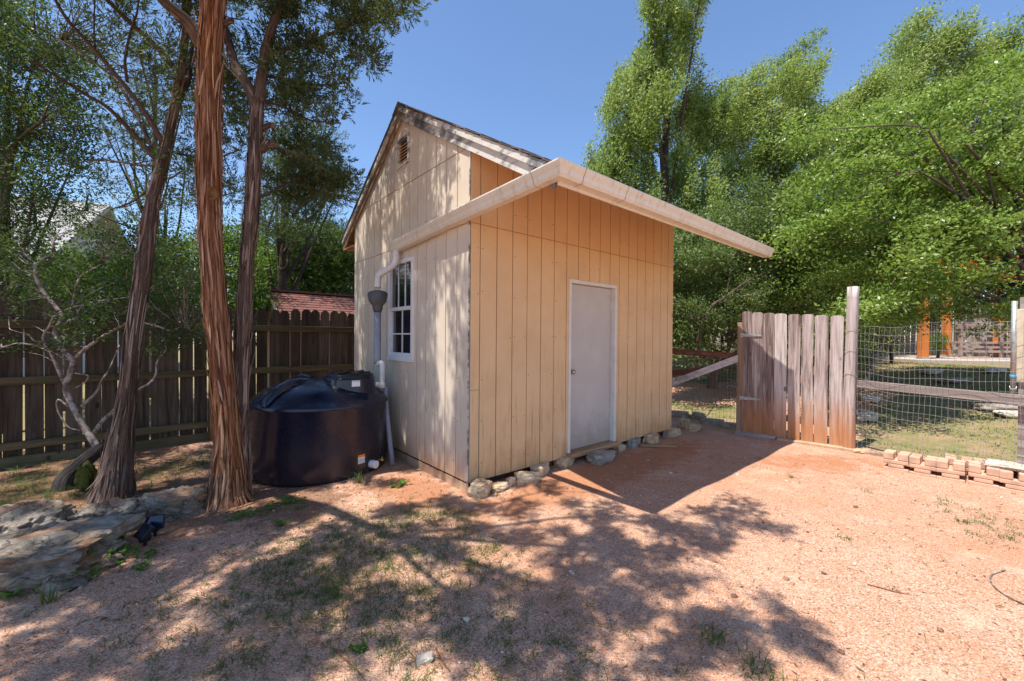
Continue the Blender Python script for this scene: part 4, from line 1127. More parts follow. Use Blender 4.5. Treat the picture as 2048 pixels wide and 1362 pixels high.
# ------------------------------------------------------------------ far garden: fence, pergola, bench, slab, stone edges
def far_fence(A, B, n_label, h=1.8):
    A = np.array(A); B = np.array(B); e = unit(B - A); L = np.linalg.norm(B - A); t = empty('garden_fence', (*A, float(zg(*A))), n_label, 'fence', 'board fences at the back of the garden', math.atan2(e[1], e[0]))
    x = 0; mb = MB()
    while x < L:
        z = float(zg(*(A + e * x))) - float(zg(*A)); hh = h + rf.uniform(-.02, .02)
        mb.box((x, 0, z - .1), (x + .137, .018, z + hh)); x += .147
    mb.build('picket_panel', M['farfence'], t)
    for zr in (.35, 1.5):
        za = float(zg(*B)) - float(zg(*A)); mb = MB(); mb.obox((0, -.03, zr), (L, -.03, zr + za), .04, .09); mb.build('fence_rail', M['farfence'], t)
far_fence(L2W(3.0, 9.5), L2W(16.5, 9.0), 'grey board fence far behind the gate, seen between gate and shed')
far_fence(L2W(16.6, 9.0), L2W(18.5, -6.0), 'pale grey board fence behind the orange pergola')
def pergp(px, py, Y):
    P = dep(px, py, Y); return P
PY = 11.2; pb = dep(1846, 718, PY); pz = pb[2]
SL = empty('patio_slab', (pb[0], pb[1], 0), 'pale concrete patio slab under the orange pergola', 'slab', rotz=-.12)
mb = MB(); mb.box((-.35, -.35, pz - .55), (6.5, 4.2, pz)); mb.build('slab_top', m_plain('pale_patio_concrete', (.50, .40, .33), .9, var=.1), SL, bevel=.02)
PG = empty('pergola', (pb[0], pb[1], pz), 'orange-stained wooden pergola over the patio beyond the wire fence', 'pergola', rotz=-.12)
for x, y in ((0, 0), (2.28, 2.1), (3.72, 2.1), (5.2, 0), (5.2, 2.1)):
    mb = MB(); mb.box((x - .085, y - .085, .0), (x + .085, y + .085, 2.35)); mb.build('post', M['orangewood'], PG, bevel=.006)
    mb = MB(); mb.box((x - .1, y - .1, .0), (x + .1, y + .1, .06)); mb.build('post_base', M['galv'], PG)
for y in (0, 2.1):
    mb = MB(); mb.box((-.4, y - .05, 2.35), (5.7, y + .05, 2.55)); mb.build('beam', M['orangewood'], PG)
for x in np.arange(-.2, 5.6, .42):
    mb = MB(); mb.box((x - .025, -.5, 2.552), (x + .025, 3.1, 2.70)); mb.build('rafter', M['orangewood'], PG)
b0 = dep(1918, 712, 12.6)
BN = empty('garden_bench', (b0[0], b0[1], pz), 'long dark slatted bench standing on the patio under the pergola', 'bench', rotz=-.1)
mb = MB(); mb.box((0, 0, .42), (2.3, .45, .47)); mb.build('seat', M['benchwood'], BN)
mb = MB(); mb.box((-.04, -.03, .86), (2.34, .06, 1.02))
for z in (.62, .73): mb.box((.02, -.02, z), (2.28, .015, z + .055))
mb.build('backrest', M['benchwood'], BN)
for x in (.02, 1.12, 2.22):
    mb = MB(); mb.box((x, -.02, 0), (x + .07, .06, .86)); mb.build('leg', M['benchwood'], BN)
for z in (.15, .28):
    mb = MB(); mb.box((.07, -.01, z), (2.22, .02, z + .07)); mb.build('stretcher', M['benchwood'], BN)
for i, (px, py, w, d, h, ro, lab, m) in enumerate((
    (1742, 800, .70, .28, .12, .75, 'pale edging slab beside the gravel path just past the wire fence', 'flag'),
    (1735, 838, .55, .30, .14, .75, 'pale edging stone low against the wire fence near the round post', 'flag'),
    (1790, 775, .55, .25, .10, .8, 'grey edging stone further along the garden path', 'greystone'),
    (1865, 745, 1.1, .3, .08, .62, 'long pale stone strip in front of the patio', 'flag'),
    (1990, 742, 1.0, .3, .08, .62, 'pale stone strip in the lawn near the metal post', 'flag'),
    (1910, 762, .8, .35, .10, .3, 'grey stone in the shaded lawn band', 'greystone'),
    (1735, 715, 1.2, .5, .22, .2, 'low pile of grey stones beneath the garden trees', 'greystone'),
    (1780, 722, .9, .4, .16, .0, 'row of pale stones left of the patio', 'flag'),
    (1995, 818, .75, .4, .12, -.1, 'flat grey stone in the grass behind the wire fence', 'greystone'),
    (2030, 832, .5, .35, .10, -.3, 'pale flat stone behind the fence at the right edge', 'flag'),
    (1725, 905, .28, .14, .07, .3, 'small tan stone at the foot of the round post', 'pale'))):
    stone('garden_stone', px, py, w, d, h, 120 + i, M[m], lab, ro, 'stones edging the garden beds', lay=.05, sub=3)

# ------------------------------------------------------------------ trees
def D(px, py, Y): return dep(px, py, Y)

class Tree:
    def __init__(s, name, base, label, cat='tree', group=None):
        s.o = empty(name, base, label, cat, group); s.skel = []; s.seed = abs(hash(name + str(round(base[0], 2)))) % 9999
        s.seed = int(abs(base[0] * 731 + base[1] * 97)) % 9999
    def limb(s, pts, rad, mat, name='branch', seg=None, ridge=.0, sub=6, strips=0, rfreq=9, vs=1.0):
        pts = rel(s.o, np.array(pts, float)); rad = np.array(rad, float) if np.ndim(rad) else np.linspace(rad, rad * .4, len(pts))
        mb = MB(); sd = s.seed + len(s.skel)
        seg = seg or (10 if rad.max() < .05 else 18)
        mb.tube(pts, rad, seg, 0, True, ridge, rfreq, sd, True, sub, vs)
        P, R = spline(pts, rad, max(sub, 4))
        s.skel.extend(P[len(P) // 4:] if name == 'trunk' else P)
        if strips:
            r = np.random.default_rng(sd + 5)
            T = unit(np.gradient(P, axis=0))
            for k in range(strips):
                i = r.integers(1, len(P) - 5); n = r.integers(4, 10); a = r.uniform(0, 6.28); w = r.uniform(.006, .026)
                V = []; curl = r.uniform(0, .022) + (r.random() < .15) * .03; drift = r.uniform(-.25, .25)
                up = r.random() < .6
                for q in range(n):
                    t = q / (n - 1); f = i + t * min(n * .9, len(P) - 2 - i); i0 = int(f); fr = f - i0
                    c = P[i0] * (1 - fr) + P[i0 + 1] * fr; rr = R[i0] * (1 + ridge * .75)
                    U = unit(np.cross(T[i0], [.3, .9, .1])); Wv = np.cross(T[i0], U); aa = a + drift * t
                    d = U * math.cos(aa) + Wv * math.sin(aa); sd_ = -U * math.sin(aa) + Wv * math.cos(aa)
                    lift = curl * ((t if up else 1 - t) ** 2.2)
                    ww = w * (1 - .75 * abs(2 * t - 1) ** 2)
                    V += [c + d * (rr + .001 + lift) + sd_ * ww * .5, c + d * (rr + .0035 + lift) , c + d * (rr + .001 + lift) - sd_ * ww * .5]
                mb.add(V, [f for q in range(n - 1) for f in ((3 * q, 3 * q + 3, 3 * q + 4, 3 * q + 1), (3 * q + 1, 3 * q + 4, 3 * q + 5, 3 * q + 2))], 1, None, False)
        return mb.build(name, [mat, M['barkstrip'] if mat == M['barkred'] else M['barkstripgrey']], s.o)
    def crown(s, V, Q, mat, C=None, r0=.006, tmat=None, seed=1):
        V = rel(s.o, V); nl = len(Q)
        if C is not None:
            mb = MB(); twig_mesh(mb, rel(s.o, C), s.skel, r0, seed)
            Q = np.concatenate([Q, np.array(mb.f) + len(V)]); V = np.concatenate([V, np.array(mb.v)])
        o = npmesh('crown', V, Q, mat, s.o); o.data.materials.append(tmat or M['barkdark'])
        o.data.polygons.foreach_set('material_index', np.r_[np.zeros(nl, np.int32), np.ones(len(Q) - nl, np.int32)]); return o

def lift(g, h):
    """where something h metres up must be for the sun to throw its shadow on point g"""
    return np.array([g[0] - SUN_H[0] * h, g[1] - SUN_H[1] * h, (g[2] if len(g) > 2 else 0) + h])

# crowns may reach into the picture only where foliage shows there
SKYOK = [[(0, -400), (830, -400), (830, 10), (760, 60), (770, 100), (700, 190), (690, 230), (600, 260), (600, 330), (0, 420)]]
def in_view_ok(P, polys, keep=1.0, seed=1):
    px, py, f = project(P); r = np.random.default_rng(seed)
    inside = f & (px > -30) & (px < 2078) & (py > -30) & (py < 1390)
    ok = np.zeros(len(P), bool)
    for p in polys: ok |= inpoly(px, py, p)
    ok &= r.random(len(P)) < keep
    return ~inside | ok

# --- leaning juniper -------------------------------------------------
J1 = Tree('leaning_juniper', G(225, 992), 'grey-brown juniper with a single trunk leaning right over the boulders', 'tree', 'shaggy-barked junipers')
tr = [D(222, 1010, 3.72), D(232, 955, 3.72), D(243, 870, 3.74), D(258, 760, 3.78), D(272, 640, 3.84), D(290, 520, 3.9), D(300, 440, 3.95), D(318, 350, 4.0), D(342, 250, 4.05), D(360, 160, 4.1), D(372, 60, 4.15), D(380, -150, 4.2), D(395, -380, 4.25)]
J1.limb(tr, [.18, .118, .082, .058, .056, .058, .057, .045, .036, .031, .026, .02, .012], M['barkgrey'], 'trunk', 64, .09, 8, 330)
for pts, r in (
    ([D(325, 285, 4.0), D(290, 225, 3.9), D(240, 160, 3.8), D(185, 95, 3.7), D(135, 40, 3.6), D(100, -20, 3.5)], .026),
    ([D(312, 318, 4.0), D(255, 255, 3.85), D(215, 215, 3.7), D(165, 185, 3.6), D(60, 120, 3.3)], .022),
    ([D(308, 305, 4.0), D(275, 235, 4.1), D(230, 160, 4.2), D(170, 110, 4.3), D(120, 80, 4.4)], .017),
    ([D(345, 130, 4.1), D(300, 80, 4.0), D(260, 45, 3.9), D(215, 0, 3.8), D(180, -50, 3.7)], .026),
    ([D(255, 165, 3.85), D(250, 120, 3.8), D(262, 60, 3.8), D(275, 20, 3.75), D(278, -40, 3.7)], .013),
    ([D(190, 100, 3.72), D(188, 40, 3.75), D(192, -30, 3.8)], .009),
    ([D(352, 210, 4.05), D(375, 165, 4.2), D(382, 120, 4.3), D(388, 60, 4.4)], .03),
    ([D(330, 300, 4.0), D(370, 310, 4.2), D(430, 315, 4.5), D(480, 300, 4.8)], .015),
    ([D(325, 330, 4.0), D(280, 330, 4.4), D(200, 320, 4.8), D(130, 330, 5.2)], .014),
    ([D(318, 360, 4.0), D(270, 400, 4.2), D(220, 420, 4.5)], .012)):
    J1.limb(pts, r, M['barkgrey'], 'branch', None, .04, 6)
C1 = np.concatenate([fill([(120, -60), (380, -60), (390, 300), (330, 330), (190, 370), (190, 250), (100, 110)], 3.7, 5.6, 58, 3), fill([(380, -60), (480, -60), (480, 400), (320, 400), (380, 300)], 3.9, 5.8, 40, 6)])
R1 = rng.uniform(.10, .25, len(C1))
V, Q = sprays(C1, R1, 30, .10, 5, .5, 8, .0105); J1.crown(V, Q, M['juniper'], C1, .006, None, 4)

# --- twin-stemmed juniper --------------------------------------------
J2 = Tree('twin_juniper', G(452, 1000), 'red-brown shaggy juniper splitting into two trunks in front of the tank', 'tree', 'shaggy-barked junipers')
tr = [D(455, 1018, 3.62), D(457, 985, 3.62), D(458, 900, 3.62), D(450, 800, 3.62), D(440, 700, 3.6), D(430, 600, 3.6), D(422, 480, 3.6), D(419, 380, 3.6), D(418, 250, 3.6), D(420, 130, 3.6), D(428, 0, 3.6), D(440, -160, 3.62), D(455, -420, 3.6)]
J2.limb(tr, [.25, .145, .100, .084, .078, .077, .079, .082, .083, .083, .082, .066, .035], M['barkred'], 'trunk', 88, .10, 8, 620)
st = [D(474, 985, 3.7), D(478, 900, 3.72), D(480, 820, 3.74), D(484, 720, 3.76), D(488, 620, 3.78), D(494, 520, 3.8), D(502, 440, 3.82), D(508, 350, 3.84), D(512, 270, 3.86), D(516, 200, 3.9)]
J2.limb(st, [.11, .085, .06, .050, .060, .052, .057, .055, .052, .047], M['barkgrey'], 'trunk', 60, .09, 8, 320)
for pts, r in (
    ([D(512, 215, 3.88), D(497, 175, 3.9), D(475, 140, 3.95), D(460, 95, 4.0), D(450, 60, 4.05), D(430, -40, 4.1)], [.05, .045, .04, .036, .03, .02]),
    ([D(516, 205, 3.9), D(526, 140, 3.95), D(534, 90, 4.0), D(548, 45, 4.0), D(575, -10, 4.05), D(640, -120, 4.1)], [.05, .045, .04, .035, .03, .016]),
    ([D(405, 95, 3.58), D(380, 50, 3.5), D(350, 22, 3.4), D(318, -10, 3.3), D(250, -120, 3.0)], [.06, .05, .042, .036, .025]),
    ([D(525, 150, 3.95), D(580, 160, 4.2), D(640, 170, 4.5), D(700, 165, 4.8)], .018),
    ([D(530, 110, 3.98), D(600, 90, 4.1), D(680, 60, 4.3), D(770, 20, 4.4)], .02),
    ([D(522, 200, 3.9), D(570, 215, 4.2), D(620, 240, 4.5), D(665, 245, 4.7)], .015),
    ([D(520, 395, 3.85), D(560, 375, 4.3), D(610, 350, 4.8), D(680, 345, 5.3)], .014),
    ([D(516, 290, 3.87), D(560, 300, 4.2), D(600, 330, 4.6)], .012),
    ([D(447, 50, 3.62), D(462, 42, 3.64), D(468, 44, 3.65)], [.022, .02, .018]),
    ([D(526, 258, 3.87), D(540, 250, 3.83), D(546, 252, 3.8)], [.026, .024, .02]),
    ([D(524, 300, 3.86), D(540, 285, 3.82), D(546, 290, 3.8)], [.034, .03, .026])):
    J2.limb(pts, r, M['barkgrey'], 'branch', None, .05, 6, 6 if np.ndim(r) else 0)
# pale sawn cut on the main trunk
c = rel(J2.o, D(427, 388, 3.505)); mb = MB(); mb.lathe([(.001, -.012), (.030, -.011), (.036, .0), (.036, .05)], (0, 0, 0), 20, 0, True, 'y'); o = mb.build('cut_knot', M['plank'], J2.o, tuple(c)); o.rotation_euler = (0, 0, .35); o.scale = (.8, 1, 1.3)
# a heavy limb reaching over the yard towards the camera, forking at its end
fork = [D(434, -100, 3.62), lift(G(560, 975), 4.5), lift(G(650, 1015), 4.55), lift(G(720, 1045), 4.65), lift(G(785, 1074), 4.8)]
J2.limb(fork, [.075, .062, .056, .05, .044], M['barkgrey'], 'branch', 12, .05, 5)
def shade_limb(pix, h1, r, start=-1):
    g = [G(*p) for p in pix]; n = len(g); h0 = fork[start][2]
    J2.limb([fork[start]] + [lift(q, h0 + (h1 - h0) * (k + 1) / n) for k, q in enumerate(g)], np.linspace(r, .005, n + 1), M['barkgrey'], 'branch', 9, .04, 5)
for pix, h1, r, st_ in (([(1000, 1085), (1150, 1095), (1300, 1118), (1420, 1130)], 5.2, .032, -1), ([(900, 1110), (1100, 1175), (1330, 1225), (1600, 1248)], 5.4, .032, -1),
    ([(950, 1055), (1130, 1035), (1290, 1035), (1500, 1060)], 5.1, .026, -1), ([(830, 1130), (960, 1220), (1120, 1300), (1300, 1352)], 5.5, .028, -1), ([(690, 1110), (700, 1200), (720, 1310)], 5.3, .024, -2),
    ([(520, 1090), (400, 1160), (250, 1250)], 5.2, .026, -3), ([(950, 1020), (1080, 985), (1180, 985)], 5.0, .016, -1), ([(600, 1130), (520, 1220), (430, 1320)], 5.3, .022, -2)): shade_limb(pix, h1, r, st_)
# clumps placed over the shaded ground, its edge following the shade in the photograph
SHADE = [([(560, 1030), (900, 985), (1140, 955), (1290, 1040), (1470, 1000), (1590, 1075), (1430, 1090), (1300, 1140), (1450, 1165), (1700, 1262), (1560, 1300), (1480, 1362), (600, 1362)], 215),
         ([(0, 1190), (300, 1060), (600, 1010), (640, 1362), (0, 1362)], 128),
         ([(300, 960), (560, 985), (600, 1030), (300, 1060)], 30)]
cl = []
r4 = np.random.default_rng(21)
for poly, n in SHADE:
    xs = [p[0] for p in poly]; ys = [p[1] for p in poly]; k = 0
    while k < n:
        x, y = r4.uniform(min(xs), max(xs)), r4.uniform(min(ys), max(ys))
        if not inpoly(np.array([x]), np.array([y]), poly)[0]: continue
        g = G(x, y)
        if r4.random() > min(1, (g[1] / 3.3) ** 3 + .12): continue     # even cover on the ground, not in the picture
        cl.append(lift(g, r4.uniform(4.3, 5.6))); k += 1
# over the shed's side wall and the tank
while len(cl) < 373 + 118:
    q = L2W(0, r4.uniform(.0, 3.2)); g = np.array([q[0], q[1], r4.uniform(.2, 4.0)])
    h = r4.uniform(4.6, 6.6) - g[2]
    if h > .6: cl.append(lift(g, h))
for k in range(90):
    g = np.array([r4.uniform(-2.9, -1.2), r4.uniform(3.9, 5.6), .6]); cl.append(lift(g, r4.uniform(4, 6)))
for k in range(300):
    g = np.array([r4.uniform(-6.4, -2.4), r4.uniform(2.6, 6.6), .4]); cl.append(lift(g, r4.uniform(4, 8.5)))
cl = np.array(cl); cl = cl[in_view_ok(cl, SKYOK, .12)]
CV = np.concatenate([fill([(560, -40), (835, -40), (815, 15), (740, 70), (765, 95), (720, 150), (700, 195), (690, 235), (620, 250), (560, 200), (540, 90)], 3.9, 5.2, 74, 12),
                     fill([(540, 200), (640, 240), (680, 345), (600, 380), (560, 420), (530, 320)], 4.0, 5.5, 24, 13),
                     fill([(560, 380), (690, 340), (725, 345), (700, 370), (640, 420), (560, 460)], 4.6, 5.6, 18, 14),
                     fill([(430, -60), (560, -60), (560, 150), (480, 300), (440, 330)], 4.2, 5.6, 28, 15),
                     fill([(300, -80), (430, -80), (420, 60), (320, 20)], 3.6, 4.6, 8, 16)])
C2 = np.concatenate([cl, CV]); R2 = rng.uniform(.07, .22, len(C2))
nc = len(cl); R2[:nc] = .05 + .12 * rng.random(nc) ** 1.5; Va, Qa = sprays(C2[:nc], R2[:nc], 62, .07, 7, .45, 8, .0125); Vb, Qb = sprays(C2[nc:], R2[nc:], 52, .085, 8, .45, 8, .0115)
V = np.concatenate([Va, Vb]); Q = np.concatenate([Qa, Qb + len(Va)]); J2.crown(V, Q, M['juniper'], C2[::2], .007, None, 6)

# --- twisted grey shrub ----------------------------------------------
CM = Tree('twisted_shrub', G(205, 918), 'bare twisted shrub with smooth pale limbs against the dark fence', 'shrub')
z5 = lambda x, y, Y: D(x * .342, 430 + y * .342, Y)
for k, (pts, Y0, Y1, r0, r1) in enumerate((
    ([(600, 1430), (560, 1345), (510, 1265), (430, 1125), (385, 1020), (408, 930), (425, 855), (370, 790), (320, 690), (360, 605), (332, 545), (242, 430), (205, 330), (240, 262), (300, 232), (312, 150)], 4.45, 4.6, .058, .016),
    ([(425, 850), (515, 772), (610, 705), (700, 655), (790, 600)], 4.5, 4.7, .034, .016),
    ([(388, 1010), (345, 915), (290, 790), (250, 722), (288, 650), (320, 590), (420, 540)], 4.5, 4.3, .030, .010),
    ([(320, 690), (395, 622), (452, 604), (455, 560), (428, 520), (440, 440), (470, 362), (540, 318), (600, 285)], 4.55, 4.8, .026, .009),
    ([(545, 1285), (590, 1215), (640, 1165), (720, 1100), (800, 1030), (880, 980), (912, 930), (918, 860), (968, 790), (960, 730)], 4.5, 4.9, .036, .010),
    ([(478, 1120), (560, 1040), (600, 960), (640, 900), (700, 760)], 4.5, 4.7, .026, .010),
    ([(255, 765), (185, 758), (100, 750), (15, 775)], 4.35, 4.2, .016, .005),
    ([(245, 742), (200, 735), (168, 700), (120, 688), (60, 670)], 4.35, 4.2, .014, .004),
    ([(432, 548), (500, 520), (600, 500), (720, 485), (800, 470)], 4.65, 4.9, .014, .005),
    ([(780, 640), (835, 632), (920, 650), (1000, 676), (1060, 654), (1112, 672), (1150, 720)], 4.7, 4.8, .022, .006),
    ([(440, 925), (515, 940), (490, 985), (440, 1010)], 4.5, 4.5, .014, .006),
    ([(400, 1120), (340, 1080), (340, 1150), (400, 1240), (470, 1260)], 4.5, 4.5, .016, .010),
    ([(410, 850), (360, 830), (310, 800), (270, 770)], 4.5, 4.4, .018, .010))):
    n = len(pts); CM.limb([z5(x, y, Y0 + (Y1 - Y0) * i / (n - 1)) for i, (x, y) in enumerate(pts)], np.linspace(r0, r1, n) * .6, M['barkpale'], 'trunk' if k == 0 else 'branch', 12, .07, 5, rfreq=3)
CC = np.concatenate([fill([(0, 470), (300, 440), (420, 470), (400, 560), (240, 640), (130, 700), (0, 720), (0, 600)], 4.2, 5.1, 110, 31), fill([(280, 560), (410, 520), (420, 690), (300, 700)], 4.6, 5.2, 44, 32)])
V, Q = scatter(CC, rng.uniform(.08, .2, len(CC)), 60, .042, .02, (0, 0, .1), .6, .6, .7, .6, 33); CM.crown(V, Q, M['darkleaf'], CC, .005, M['barkpale'], 7)

# --- foliage trees: trunk, limbs, crown ------------------------------
def leafy(name, base, label, cat, group, trunk, limbs, C, R, n, L, W, mat, bark, bias=(0, 0, 0), tw=.012, seed=1, flat=.9, kind='leaf', out=.5, upn=.7, elong=None):
    T = Tree(name, base, label, cat, group)
    T.limb(trunk[0], trunk[1], M[bark], 'trunk', 18, .05, 5)
    for p, r in limbs: T.limb(p, r, M[bark], 'branch', 8, .03, 4)
    if kind == 'leaf': V, Q = scatter(C, R, n, L, W, bias, out, upn, flat, .55, seed, elong)
    else: V, Q = sprays(C, R, n, L, seed, .5, 7, W)
    T.crown(V, Q, M[mat], C[:: max(1, len(C) // 160)] if tw else None, tw, M[bark], seed)
    return T

RT = 'trees rising behind the shed and garden'
wind = (.55, -.1, .25)
def auto_limbs(base, top, C, k, r, seed):
    rr = np.random.default_rng(seed); out = []
    for c in C[rr.choice(len(C), k, replace=False)]:
        t = rr.uniform(.25, .85); s = base + (top - base) * t
        if c[2] < s[2]: s = base + (top - base) * max(.08, (c[2] - base[2] - .8) / max(.5, top[2] - base[2]))
        m = s * .55 + c * .45 + np.array([0, 0, -.18]) + rr.normal(0, .12, 3)
        out.append(([s, m, c], [r, r * .6, r * .25]))
    return out
def tall(poly, y0, y1, n, seed, bx, by, Yb, topx, topy, r, label, mat, leaf, cnt, L, W, Rr, bias, name, limbs=16, bark='barkdark', flat=1.2, extra=None, plume=None):
    base = G(bx, by); base = np.array([*D(bx, 700, Yb)[:2], 0]); base[2] = float(zg(base[0], base[1]))
    top = D(topx, topy + 130, (y0 + y1) / 2); rp_ = np.random.default_rng(seed + 9); pd = np.array(plume or (0, 0, 0))
    C = fill(poly, y0, y1, n if plume is None else int(n / 3.2), seed); sc = np.ones(len(C))
    if plume is not None:
        q = []; sc = []
        for c in C:
            d = unit(pd + rp_.normal(0, .28, 3)); ln = rp_.uniform(.7, 1.9)
            for j in range(6): q.append(c + d * ln * (j / 5 - .6) + rp_.normal(0, .06, 3)); sc.append(1.0 - .68 * j / 5)
        C = np.array(q); sc = np.array(sc)
    if extra is not None: C = np.concatenate([C, extra])
    R = np.random.default_rng(seed).uniform(Rr[0], Rr[1], len(C)) * (sc if len(sc) == len(C) else 1)
    mid = base * .5 + top * .5 + rng.normal(0, .2, 3)
    leafy(name, base, label, 'tree', RT, ([base - [0, 0, .2], base * .75 + top * .25, mid, top], [r, r * .8, r * .55, r * .15]), auto_limbs(base, top, C, limbs, r * .33, seed + 1), C, R, cnt, L, W, mat, bark, bias, .014, seed + 2, flat, elong=None if plume is None else tuple(.75 * unit(np.array(plume))))

tall([(1190, 240), (1222, 215), (1250, 95), (1290, 40), (1300, -150), (1440, -150), (1420, 40), (1395, 130), (1405, 220), (1450, 330), (1490, 600), (1350, 620), (1210, 420), (1175, 330)], 10.5, 13.2, 430, 201, 1330, 700, 12.0, 1335, -120, .20, 'tallest slender tree rising straight behind the shed roof', 'elm', 'leaf', 165, .085, .036, (.16, .36), (.3, 0, .5), 'tall_tree', 22, flat=1.5, plume=(.18, 0, 1))
tall([(1385, 215), (1450, 165), (1540, 140), (1590, 95), (1640, 85), (1640, 130), (1625, 190), (1660, 330), (1680, 520), (1380, 560), (1380, 330)], 12, 14.6, 420, 211, 1540, 700, 13.4, 1560, 90, .17, 'windblown tree with a plume-like top to the right of the tallest tree', 'elm', 'leaf', 165, .09, .037, (.22, .45), wind, 'windblown_tree', 18, plume=(.75, -.1, .75))
tall([(1560, 230), (1640, 185), (1700, 165), (1760, 150), (1850, 200), (1850, 520), (1500, 560), (1530, 330)], 13, 16, 420, 221, 1665, 700, 14.5, 1670, 140, .17, 'paler tree between the plume-topped tree and the big right-hand tree', 'elm', 'leaf', 165, .10, .042, (.26, .5), wind, 'windblown_tree', 18, plume=(.75, -.1, .75))
tall([(1740, 180), (1790, 90), (1850, 20), (1858, 60), (1880, 50), (1960, 30), (2090, 60), (2120, 600), (1760, 560)], 13.5, 16.5, 430, 231, 2150, 700, 15.2, 1960, 60, .2, 'tall tree with a pointed shoot above the pergola', 'elm', 'leaf', 165, .105, .045, (.3, .6), wind, 'windblown_tree', 18, plume=(.75, -.1, .75))
tall([(1700, 330), (1760, 230), (1900, 190), (2000, 160), (2120, 110), (2130, 620), (2048, 600), (1930, 590), (1840, 585), (1760, 600), (1712, 580), (1640, 520), (1650, 440)], 6.0, 8.2, 430, 241, 2110, 760, 7.2, 2080, 200, .15, 'broad-leaved tree overhanging the wire fence at the right edge', 'pear', 'leaf', 100, .066, .036, (.14, .34), (.25, -.15, -.05), 'broadleaf_tree', 26, flat=.75, plume=(.6, -.3, .15))
tall([(1330, 470), (1400, 440), (1560, 400), (1700, 430), (1720, 560), (1690, 610), (1560, 600), (1475, 640), (1420, 690), (1345, 690), (1330, 600)], 8.4, 10.6, 430, 251, 1420, 740, 9.8, 1480, 470, .12, 'dark bushy tree with a bare slanting limb behind the gate', 'elmdark', 'leaf', 120, .068, .034, (.22, .42), (0, 0, 0), 'bushy_tree', 22, 'barkgrey', .8, plume=(.35, 0, .1))
tall([(1480, 620), (1560, 560), (1740, 560), (1800, 620), (1790, 690), (1700, 660), (1500, 660)], 11, 14.5, 160, 261, 1640, 720, 13, 1640, 590, .10, 'low bright green tree above the gate pickets', 'elm', 'leaf', 170, .08, .036, (.3, .5), (.1, 0, 0), 'low_tree', 12, plume=(.4, 0, .5))
T = Tree('bare_branch_tree', np.array([*D(1395, 700, 8.6)[:2], 0]), 'pale bare branch slanting up beside the right wall of the shed', 'tree', RT)
T.limb([D(1395, 745, 8.6), D(1400, 660, 8.4), D(1425, 612, 8.2), D(1452, 595, 8.1), D(1490, 565, 8.0), D(1530, 545, 8.0)], [.06, .045, .035, .028, .018, .007], M['barkgrey'], 'trunk', 12, .05, 5)
T.limb([D(1452, 595, 8.1), D(1458, 560, 8.1), D(1465, 510, 8.2)], .014, M['barkgrey']); T.limb([D(1470, 592, 8.1), D(1500, 590, 8.0), D(1540, 575, 7.9)], .012, M['barkpale'])
T.limb([D(1400, 640, 8.35), D(1360, 634, 7.0), D(1338, 626, 6.3)], [.012, .008, .004], M['barkgrey'])
TC_ = np.concatenate([np.array([D(1333, 622, 6.25), D(1338, 632, 6.3), D(1350, 628, 6.6)]), fill([(1345, 600), (1420, 590), (1540, 540), (1560, 620), (1470, 640), (1350, 680)], 7.8, 8.6, 40, 271)]); V, Q = scatter(TC_, np.r_[[.05, .05, .06], rng.uniform(.12, .25, 40)], 120, .04, .02, seed=272); T.crown(V, Q, M['elmdark'], TC_, .006)
# leafy shoot poking past the shed's right edge
for (poly, y0, y1, n, bx, by, Yb, lab, mat, L, rr) in (
    ([(1690, 610), (1740, 575), (1800, 600), (1860, 580), (1850, 650), (1790, 660), (1700, 690)], 8, 9.5, 40, 1728, 712, 8.8, 'small tree with a pale thin trunk just past the round post', 'pear', .05, (.14, .28)),
    ([(1740, 660), (1815, 650), (1812, 690), (1750, 692)], 10.3, 11.2, 26, 1784, 712, 10.8, 'dark purple shrub on a short trunk under the garden trees', 'purple', .05, (.12, .24)),
    ([(1858, 668), (1885, 665), (1885, 700), (1860, 700)], 11.6, 12.2, 14, 1873, 705, 12, 'small bright green bush behind the front pergola post', 'backleaf', .05, (.10, .18)),
    ([(1820, 640), (1850, 600), (1900, 610), (1880, 670)], 14, 15.5, 26, 1835, 690, 15, 'purple-leaved tree in front of the pale far fence', 'purple', .08, (.2, .4)),
    ([(1920, 600), (2060, 600), (2060, 690), (1930, 680)], 14, 15.5, 60, 1990, 700, 15, 'green shrub beyond the bench under the pergola', 'elmdark', .06, (.25, .45))):
    C = fill(poly, y0, y1, n, n + 7); b = D(bx, by, Yb); b = np.array([b[0], b[1], float(zg(b[0], b[1]))]); c = C.mean(0)
    leafy('garden_shrub', b, lab, 'shrub', 'shrubs in the garden beds', ([b - [0, 0, .1], b * .5 + c * .5 + [.04, 0, 0], c], [.045, .035, .012]), [], C, np.random.default_rng(n).uniform(*rr, len(C)), 90, L, L * .5, mat, 'barkpale' if 'pale' in lab else 'barkdark', (0, 0, .1), .012, n)

